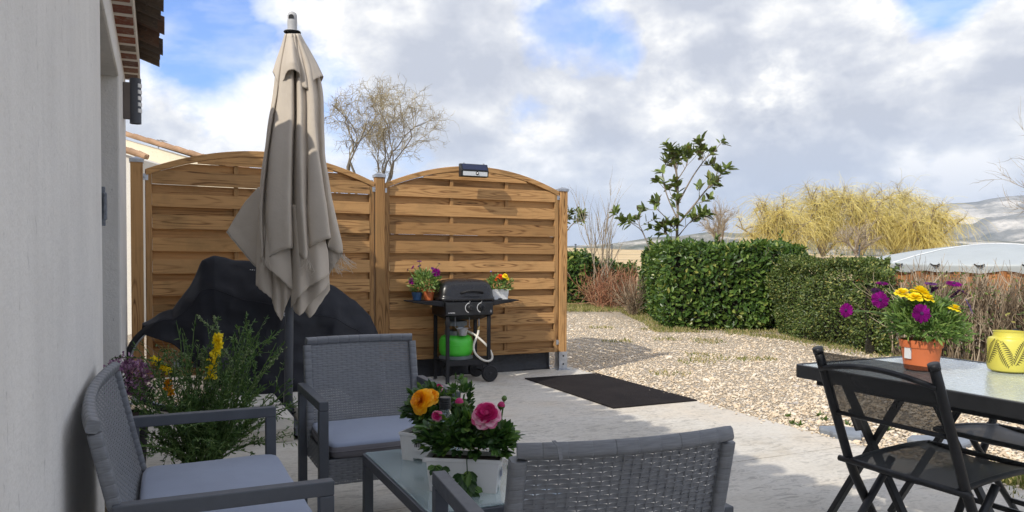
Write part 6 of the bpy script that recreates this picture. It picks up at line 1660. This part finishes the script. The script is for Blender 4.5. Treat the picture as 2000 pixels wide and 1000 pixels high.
# white planters on the coffee table
def planter(parent, w, d, h):
    """tapered oblong box on four notched feet"""
    mb = MB(); tp = 0.90
    def ring(f_, z, ins=0.0): return np.array([(x * (w / 2 * f_ - ins), y * (d / 2 * f_ - ins), z) for x, y in ((-1, -1), (1, -1), (1, 1), (-1, 1))])
    V = np.array([ring(tp, 0.010), ring(0.985, h - 0.012), ring(1.03, h - 0.012), ring(1.03, h), ring(1.03, h, 0.005), ring(0.985, h - 0.013, 0.004), ring(tp, 0.014, 0.004)])
    mb.grid(V, closed=True); mb.add(V[0], [[3, 2, 1, 0]]); mb.add(V[-1], [[0, 1, 2, 3]])
    for x0, x1 in ((-0.5, -0.14), (0.14, 0.5)):
        for y0, y1 in ((-0.5, -0.2), (0.2, 0.5)):
            mb.box(((x0 + x1) / 2 * w * tp, (y0 + y1) / 2 * d * tp, 0.005), ((x1 - x0) * w * tp, (y1 - y0) * d * tp, 0.012))
    mb.build('planter_box', m_white, parent, bevel=0.002)
    MB().add(ring(0.98, h - 0.014, 0.006), [[0, 1, 2, 3]]).build('soil', m_soil, parent)


def ran_foliage(n, cx, rx, ry, rz, zc, L, low=-0.2):
    mb = MB()
    for k in range(n):
        d = rng.normal(size=3); d[2] = abs(d[2]) * 0.9 + rng.normal(0, .3) * (rng.random() < .35); d = unit(d)
        if d[2] < low: d[2] = low
        r_ = rng.uniform(0.3, 1.0) ** 0.55; c = np.array([cx[0] + d[0] * rx * r_, cx[1] + d[1] * ry * r_, zc + d[2] * rz * r_])
        root = np.array([cx[0] + d[0] * rx * 0.25, cx[1] + d[1] * ry * 0.25, zc])
        mb.tube([root, (root + c) / 2 + (0, 0, 0.012), c], 0.0016, 4, cap=False, rnd=0.9)
        cut_leaves(mb, c, d + rng.normal(0, .5, 3) + (0, 0, -.1), L * rng.uniform(0.75, 1.25), (0, -0.2, 1))
    return mb


HB = 0.4045
q1 = P(907, 962, 2.465); b1 = np.array([q1[0], q1[1] + 0.045, HB])
p1 = thing('flower_planter', 'front white oblong planter of dark pink ranunculus on the coffee table', 'planter', b1, rad(-7), 'white planters on the coffee table')
planter(p1, 0.245, 0.108, 0.110)
ran_foliage(200, (0.0, 0.015), 0.165, 0.075, 0.095, 0.135, 0.048, low=-0.05).build('foliage', m_ran_leaf, p1)
hang = MB()
for dx, dz, L_ in ((0.02, 0.055, 0.06), (0.035, 0.035, 0.062), (0.0, 0.075, 0.05), (0.03, 0.085, 0.055), (-0.06, 0.095, 0.05), (-0.085, .098, .045), (0.165, 0.10, 0.045), (0.175, .085, .045)): cut_leaves(hang, (dx, -0.075 if dx < .1 else -.03, dz), (0.1, -0.35, -1), L_, (0, -1, .3))
hang.tube([(0.015, -0.045, 0.118), (0.018, -0.072, 0.11), (0.022, -0.078, 0.06)], 0.002, 5); hang.build('trailing_leaves', m_ran_leaf, p1)
RP1 = np.array([[math.cos(rad(7)), -math.sin(rad(7)), 0], [math.sin(rad(7)), math.cos(rad(7)), 0], [0, 0, 1]])
def l1(px, py, dy): return RP1 @ (P(px, py, b1[1] + dy) - b1)
ranunculus(p1, l1(950, 808, -0.06), (0.05, -0.72, 0.6), 0.052, m_pink, 7, (0.06, 0, 0.13))
ranunculus(p1, l1(852, 812, 0.01), (-0.1, -0.8, 0.3), 0.020, m_pink, 5, (-0.04, 0, 0.13), open_=0.5)
bud(p1, l1(979, 792, 0.01), (0.2, -0.2, 1), 0.014, m_pink, (0.08, 0.01, 0.12)); bud(p1, l1(985, 778, 0.02), (0.1, 0, 1), 0.010, m_stem, (0.085, 0.01, 0.12))
bud(p1, l1(897, 786, 0.0), (0, -0.1, 1), 0.016, m_pink, (0.01, 0, 0.13)); bud(p1, l1(909, 790, 0.02), (0.2, -0.1, 1), 0.012, m_weed, (0.02, 0, 0.13))
mk = MB()
for k in range(5): mk.box((0.121, -0.03 + k * 0.011, 0.055 + 0.004 * (k % 2)), (0.0012, 0.007, 0.03 - 0.006 * (k % 3)))
mk.build('printed_label', M('grey_print', (0.25, 0.27, 0.36), 0.6), p1)
q2 = P(829, 903, 2.86); b2 = np.array([q2[0], q2[1] + 0.03, HB])
p2 = thing('flower_planter', 'rear white planter with barcode and a golden yellow ranunculus on the coffee table', 'planter', b2, rad(-22), 'white planters on the coffee table')
planter(p2, 0.15, 0.135, 0.105)
ran_foliage(130, (0, 0.02), 0.085, 0.08, 0.13, 0.14, 0.042, low=-0.05).build('foliage', m_ran_leaf, p2)
mb = ran_foliage(60, (0.115, 0.05), 0.07, 0.06, 0.18, 0.12, 0.040, low=0.0); mb.build('foliage', m_ran_leaf, p2)
RP2 = np.array([[math.cos(rad(22)), -math.sin(rad(22)), 0], [math.sin(rad(22)), math.cos(rad(22)), 0], [0, 0, 1]])
def l2(px, py, dy): return RP2 @ (P(px, py, b2[1] + dy) - b2)
ranunculus(p2, l2(820, 781, -0.08), (-0.15, -0.85, 0.45), 0.050, m_gold, 7, (-0.02, -.02, 0.12)); ranunculus(p2, l2(842, 772, -0.05), (0.3, -0.5, 0.7), 0.036, m_gold, 6, (0.0, 0, 0.12))
ranunculus(p2, l2(855, 756, 0.12), (0, -0.5, .8), 0.022, m_pink, 5, (0.06, .03, 0.12)); bud(p2, l2(798, 789, 0.0), (-.3, -.1, 1), 0.011, m_weed, (-.03, 0, .12))
ranunculus(p2, l2(905, 791, 0.02), (0, -0.5, .8), 0.015, m_pink, 5, (0.08, .03, 0.12))
bcd = MB(); bcd.box((0.012, -0.0668, 0.060), (0.055, 0.001, 0.040), np.array([[1, 0, 0], [0, 1, 0.055], [0, -0.055, 1]])); bcd.build('sticker', M('paper', (0.7, 0.7, 0.7), 0.7, var=.02), p2)
bcd = MB(); xx = -0.008
for k, w_ in enumerate((2, 1, 1, 3, 1, 2, 1, 1, 2, 3, 1, 2)):
    bcd.box((xx, -0.0678, 0.062), (w_ * 0.001, 0.001, 0.016), np.array([[1, 0, 0], [0, 1, 0.055], [0, -0.055, 1]])); xx += (w_ + 1.4) * 0.00115
bcd.build('barcode', m_blackmatt, p2)
# bottle between the planters
qb = P(869, 880, 2.63); bt = thing('bottle', 'clear glass bottle with a black screw cap between the two white planters', 'bottle', (qb[0], qb[1], HB), 0); bt.scale = (1.12, 1.12, 1.22)
m_clear, nt, b = pbr('clear_glass'); b.inputs['Base Color'].default_value = (0.78, 0.86, 0.84, 1); b.inputs['Transmission Weight'].default_value = 0.95; b.inputs['Roughness'].default_value = 0.03
MB().lathe([(0.001, 0.0), (0.034, 0.0), (0.036, 0.006), (0.036, 0.125), (0.033, 0.15), (0.022, 0.178), (0.0165, 0.192), (0.0165, 0.215), (0.0145, 0.215), (0.0145, 0.19), (0.030, 0.15), (0.033, 0.12), (0.033, 0.008), (0.001, 0.006)], 32).build('glass', m_clear, bt, smooth=True)
mb = MB(); mb.lathe([(0.0150, 0.196), (0.0185, 0.196), (0.0185, 0.2), (0.0180, 0.203), (0.0188, 0.206), (0.0180, 0.209), (0.0188, 0.212), (0.0180, 0.215), (0.0188, 0.218), (0.0180, 0.221), (0.0186, 0.226), (0.017, 0.229), (0.0005, 0.229)], 28)
mb.build('cap', m_black, bt)

# flower pots on the barbecue's side shelves
bl = np.array(bq.location); zs = SH - 0.0115
c1 = bl - NX * 0.335 - WY * 0.03; k1 = thing('daisy_pot', 'small terracotta pot of straggly purple daisies on the left shelf of the barbecue', 'potted plant', c1 + (0, 0, zs), 0)
pot(k1, 0.042, 0.056, 0.105, m_terracotta)
mb = MB(); bush(mb, 700, (-0.03, 0), 0.13, 0.11, 0.165, 0.045, 0.012, low=-.6); mb.build('foliage', m_pot_leaf, k1)
def l3(px, py, dy, base): return P(px, py, base[1] + dy) - base
cb1 = c1 + (0, 0, zs)
for px, py, dy, nr, r, m_ in ((852, 532, -0.06, (.3, -1, .1), 0.040, m_purple), (804, 549, -0.05, (-.2, -1, 0), 0.033, m_purple), (819, 510, 0, (0, -.2, 1), 0.025, m_dpurple), (858, 515, 0, (.3, 0, .8), 0.02, m_dpurple),
                              (806, 522, 0.02, (-.6, -.3, .4), 0.022, m_purple), (796, 527, 0.02, (-.8, 0, .3), 0.02, m_dpurple), (819, 519, .02, (-.3, -.3, .6), .02, m_dpurple), (845, 524, .05, (.2, -.4, .6), .02, m_dpurple)):
    daisy(k1, l3(px, py, dy, cb1), nr, r, m_, (rng.normal(-.02, .03), 0, 0.13))
c2_ = bl - NX * 0.43 + WY * 0.02; k2 = thing('flower_pot', 'small blue pot with trailing green leaves beside the terracotta pot on the barbecue shelf', 'potted plant', c2_ + (0, 0, zs), 0)
pot(k2, 0.038, 0.046, 0.075, M('blue_plastic', (0.04, 0.11, 0.24), 0.45))
mb = MB(); bush(mb, 160, (0.02, 0), 0.055, 0.06, 0.09, 0.04, 0.012, low=-.3); mb.build('foliage', m_pot_leaf, k2)
c3 = bl + NX * 0.375 - WY * 0.02; k3 = thing('flower_planter', 'square white planter of orange and yellow flowers on the right shelf of the barbecue', 'planter', c3 + (0, 0, zs), TH)
planter(k3, 0.175, 0.12, 0.095)
mb = MB(); bush(mb, 650, (0.0, 0), 0.125, 0.10, 0.115, 0.038, 0.014, low=-.35, ry=.09); mb.build('foliage', m_pot_leaf, k3)
for px, py, r, m_ in ((977, 539, 0.034, m_orange), (987, 538, 0.032, m_yellow), (969, 545, .02, m_orange), (992, 544, .018, m_yellow)):
    q_ = RT @ (P(px, py, c3[1] - 0.04) - (c3 + (0, 0, zs))); ranunculus(k3, q_, (0, -.5, .7), r, m_, 5, (0, 0, .1))
q_ = RT @ (P(959, 531, c3[1]) - (c3 + (0, 0, zs))); bud(k3, q_, (-.1, 0, 1), .012, m_lilac, (-.02, 0, .12))

# the broom by the sofa and the little purple shrub behind it
bp = thing('broom_plant', 'feathery green broom in a pot with sprays of yellow flowers, beside the sofa', 'potted plant', (-1.56, 3.83, 0), 0)
pot(bp, 0.085, 0.11, 0.12, m_blackmatt)
m_broom = leafmat('broom_leaf', [(0.0, (0.028, 0.07, 0.018)), (0.5, (0.065, 0.14, 0.036)), (0.88, (0.13, 0.22, 0.06)), (1.0, (0.28, 0.36, 0.16))], 0.5, 0.25)
stems = MB(); lv = MB(); tips = []
for k in range(125):
    a = rng.uniform(0, 2 * math.pi); sp = abs(rng.normal(0, 0.62)); L_ = rng.uniform(0.28, 0.78) * (1.0 if sp < .6 else .8)
    pts, d = wander((0.05 * math.cos(a), 0.05 * math.sin(a), 0.11), (math.cos(a) * sp + 0.10, math.sin(a) * sp, 1), L_, 9, 0.09, (0.02, 0, -0.03 if sp > .5 else 0.02))
    stems.tube(pts, np.linspace(0.0045, 0.0018, 10), 4, cap=False); tips.append(pts)
    nl = 34; f_ = rng.uniform(0.18, 1.0, nl); idx = f_ * 9; i = np.clip(idx.astype(int), 0, 8); c = pts[i] + (pts[i + 1] - pts[i]) * (idx - i)[:, None]
    dl = (pts[i + 1] - pts[i]); dl /= np.linalg.norm(dl, axis=1)[:, None]; lv.leaves(c, dl + rng.normal(0, .65, c.shape), rng.uniform(.018, .036, nl), 0.0075, shape=(.35, .75, .8))
    for j in range(3):
        i = int(rng.integers(3, 9)); q, dq = wander(pts[i], unit(pts[i] - pts[i - 1]) + rng.normal(0, .55, 3), rng.uniform(.08, .2), 5, .14); stems.tube(q, np.linspace(0.002, 0.001, 6), 3, cap=False)
        nl = 16; idx = rng.uniform(0, 5, nl); i2 = np.clip(idx.astype(int), 0, 4); c = q[i2] + (q[i2 + 1] - q[i2]) * (idx - i2)[:, None]; lv.leaves(c, rng.normal(0, .7, c.shape) + dq, rng.uniform(.014, .03, nl), 0.0065, shape=(.35, .75, .8))
stems.build('stems', m_stem, bp); 
bb0 = np.array([-1.56, 3.83, 0.0])
m_sage = leafmat('grey_green_tip', [(0.0, (0.13, 0.18, 0.08)), (1.0, (0.30, 0.36, 0.20))], 0.7, .2)
def raceme(pts_px, name, mat, dens, size, bent=0.0):
    q = np.array([P(px, py, 3.83 + dy) - bb0 for px, py, dy in pts_px]); s = spline(q, 8); mb = MB()
    mb.tube(s, np.linspace(0.003, 0.0015, len(s)), 4, cap=False, mi=1)
    n_ = int(dens); idx = np.linspace(0, len(s) - 1.01, n_); i = idx.astype(int); c = s[i] + (s[i + 1] - s[i]) * (idx - i)[:, None] + rng.normal(0, size * .18, (n_, 3))
    d = rng.normal(0, 1, (n_, 3)) + (0, 0, .25); mb.leaves(c, d, size * rng.uniform(.7, 1.2, n_), size * 0.55, fold=.5, shape=(.4, .8, .9))
    return mb.build(name, [mat, m_stem], bp)
raceme([(410, 740, -.15), (418, 705, -.15), (424, 675, -.15), (426, 655, -.15)], 'flower_spray', m_yellow, 190, 0.026)
raceme([(330, 728, -.05), (316, 712, -.06), (300, 704, -.06)], 'flower_spray', m_yellow, 70, 0.024)
raceme([(334, 770, -.1), (330, 755, -.1), (330, 745, -.1)], 'flower_spray', m_gold, 70, 0.022)
raceme([(418, 790, -.1), (425, 745, -.12), (426, 660, -.1), (416, 642, -.1), (398, 630, -.1), (386, 617, -.1)], 'sprig', m_sage, 110, 0.012)
raceme([(430, 660, -.1), (424, 635, -.1), (416, 616, -.1)], 'sprig', m_sage, 40, 0.012)
for px0, py0, px1, py1, px2, py2 in ((445, 760, 470, 710, 490, 680), (480, 770, 520, 720, 556, 680), (350, 740, 345, 710, 340, 683), (455, 735, 448, 700, 438, 683), (400, 720, 395, 705, 390, 690), (330, 715, 280, 700, 222, 699), (500, 760, 498, 725, 498, 710), (370, 700, 360, 695, 352, 690)):
    raceme([(px0, py0, -.08), (px1, py1, -.1), (px2, py2, -.1)], 'sprig', m_sage if py2 < 695 else m_broom, 46, 0.014)
lv.build('foliage', m_broom, bp)
pu = thing('flowering_shrub', 'small pot plant covered in tiny purple-pink flowers behind the sofa back', 'potted plant', (-1.99, 3.93, 0.05), 0)
pot(pu, 0.085, 0.105, 0.30, m_blackmatt)
m_tinyp = leafmat('tiny_purple_flower', [(0.0, (0.16, 0.06, 0.16)), (0.5, (0.34, 0.16, 0.33)), (1.0, (0.60, 0.40, 0.56))], 0.6, .2)
mb = MB(); c = bush(mb, 1300, (0, 0), 0.125, 0.13, 0.47, 0.020, 0.013, low=-0.75); mb.build('flowers', m_tinyp, pu)
mb = MB(); bush(mb, 260, (0, 0), 0.12, 0.12, 0.43, 0.03, 0.009, low=-0.9); bush(mb, 260, (0.06, -0.05), 0.14, 0.13, 0.34, 0.03, 0.009, low=-.6); mb.build('foliage', m_broom, pu)

# ================================================================ the air over the far plain
hzb = MB(); hzb.box((0, 1800, 157), (8000, 5400, 328)); hm = bpy.data.materials.new('air'); hm.use_nodes = True; hnt = hm.node_tree; hnt.nodes.clear()
ho = hnt.nodes.new('ShaderNodeOutputMaterial'); hv = hnt.nodes.new('ShaderNodeVolumePrincipled'); hv.inputs['Color'].default_value = (0.66, 0.80, 1.0, 1); hv.inputs['Density'].default_value = 0.00016; hv.inputs['Anisotropy'].default_value = 0.1
hnt.links.new(hv.outputs[0], ho.inputs['Volume'])
struct(hzb.build('haze', hm), 'stuff')
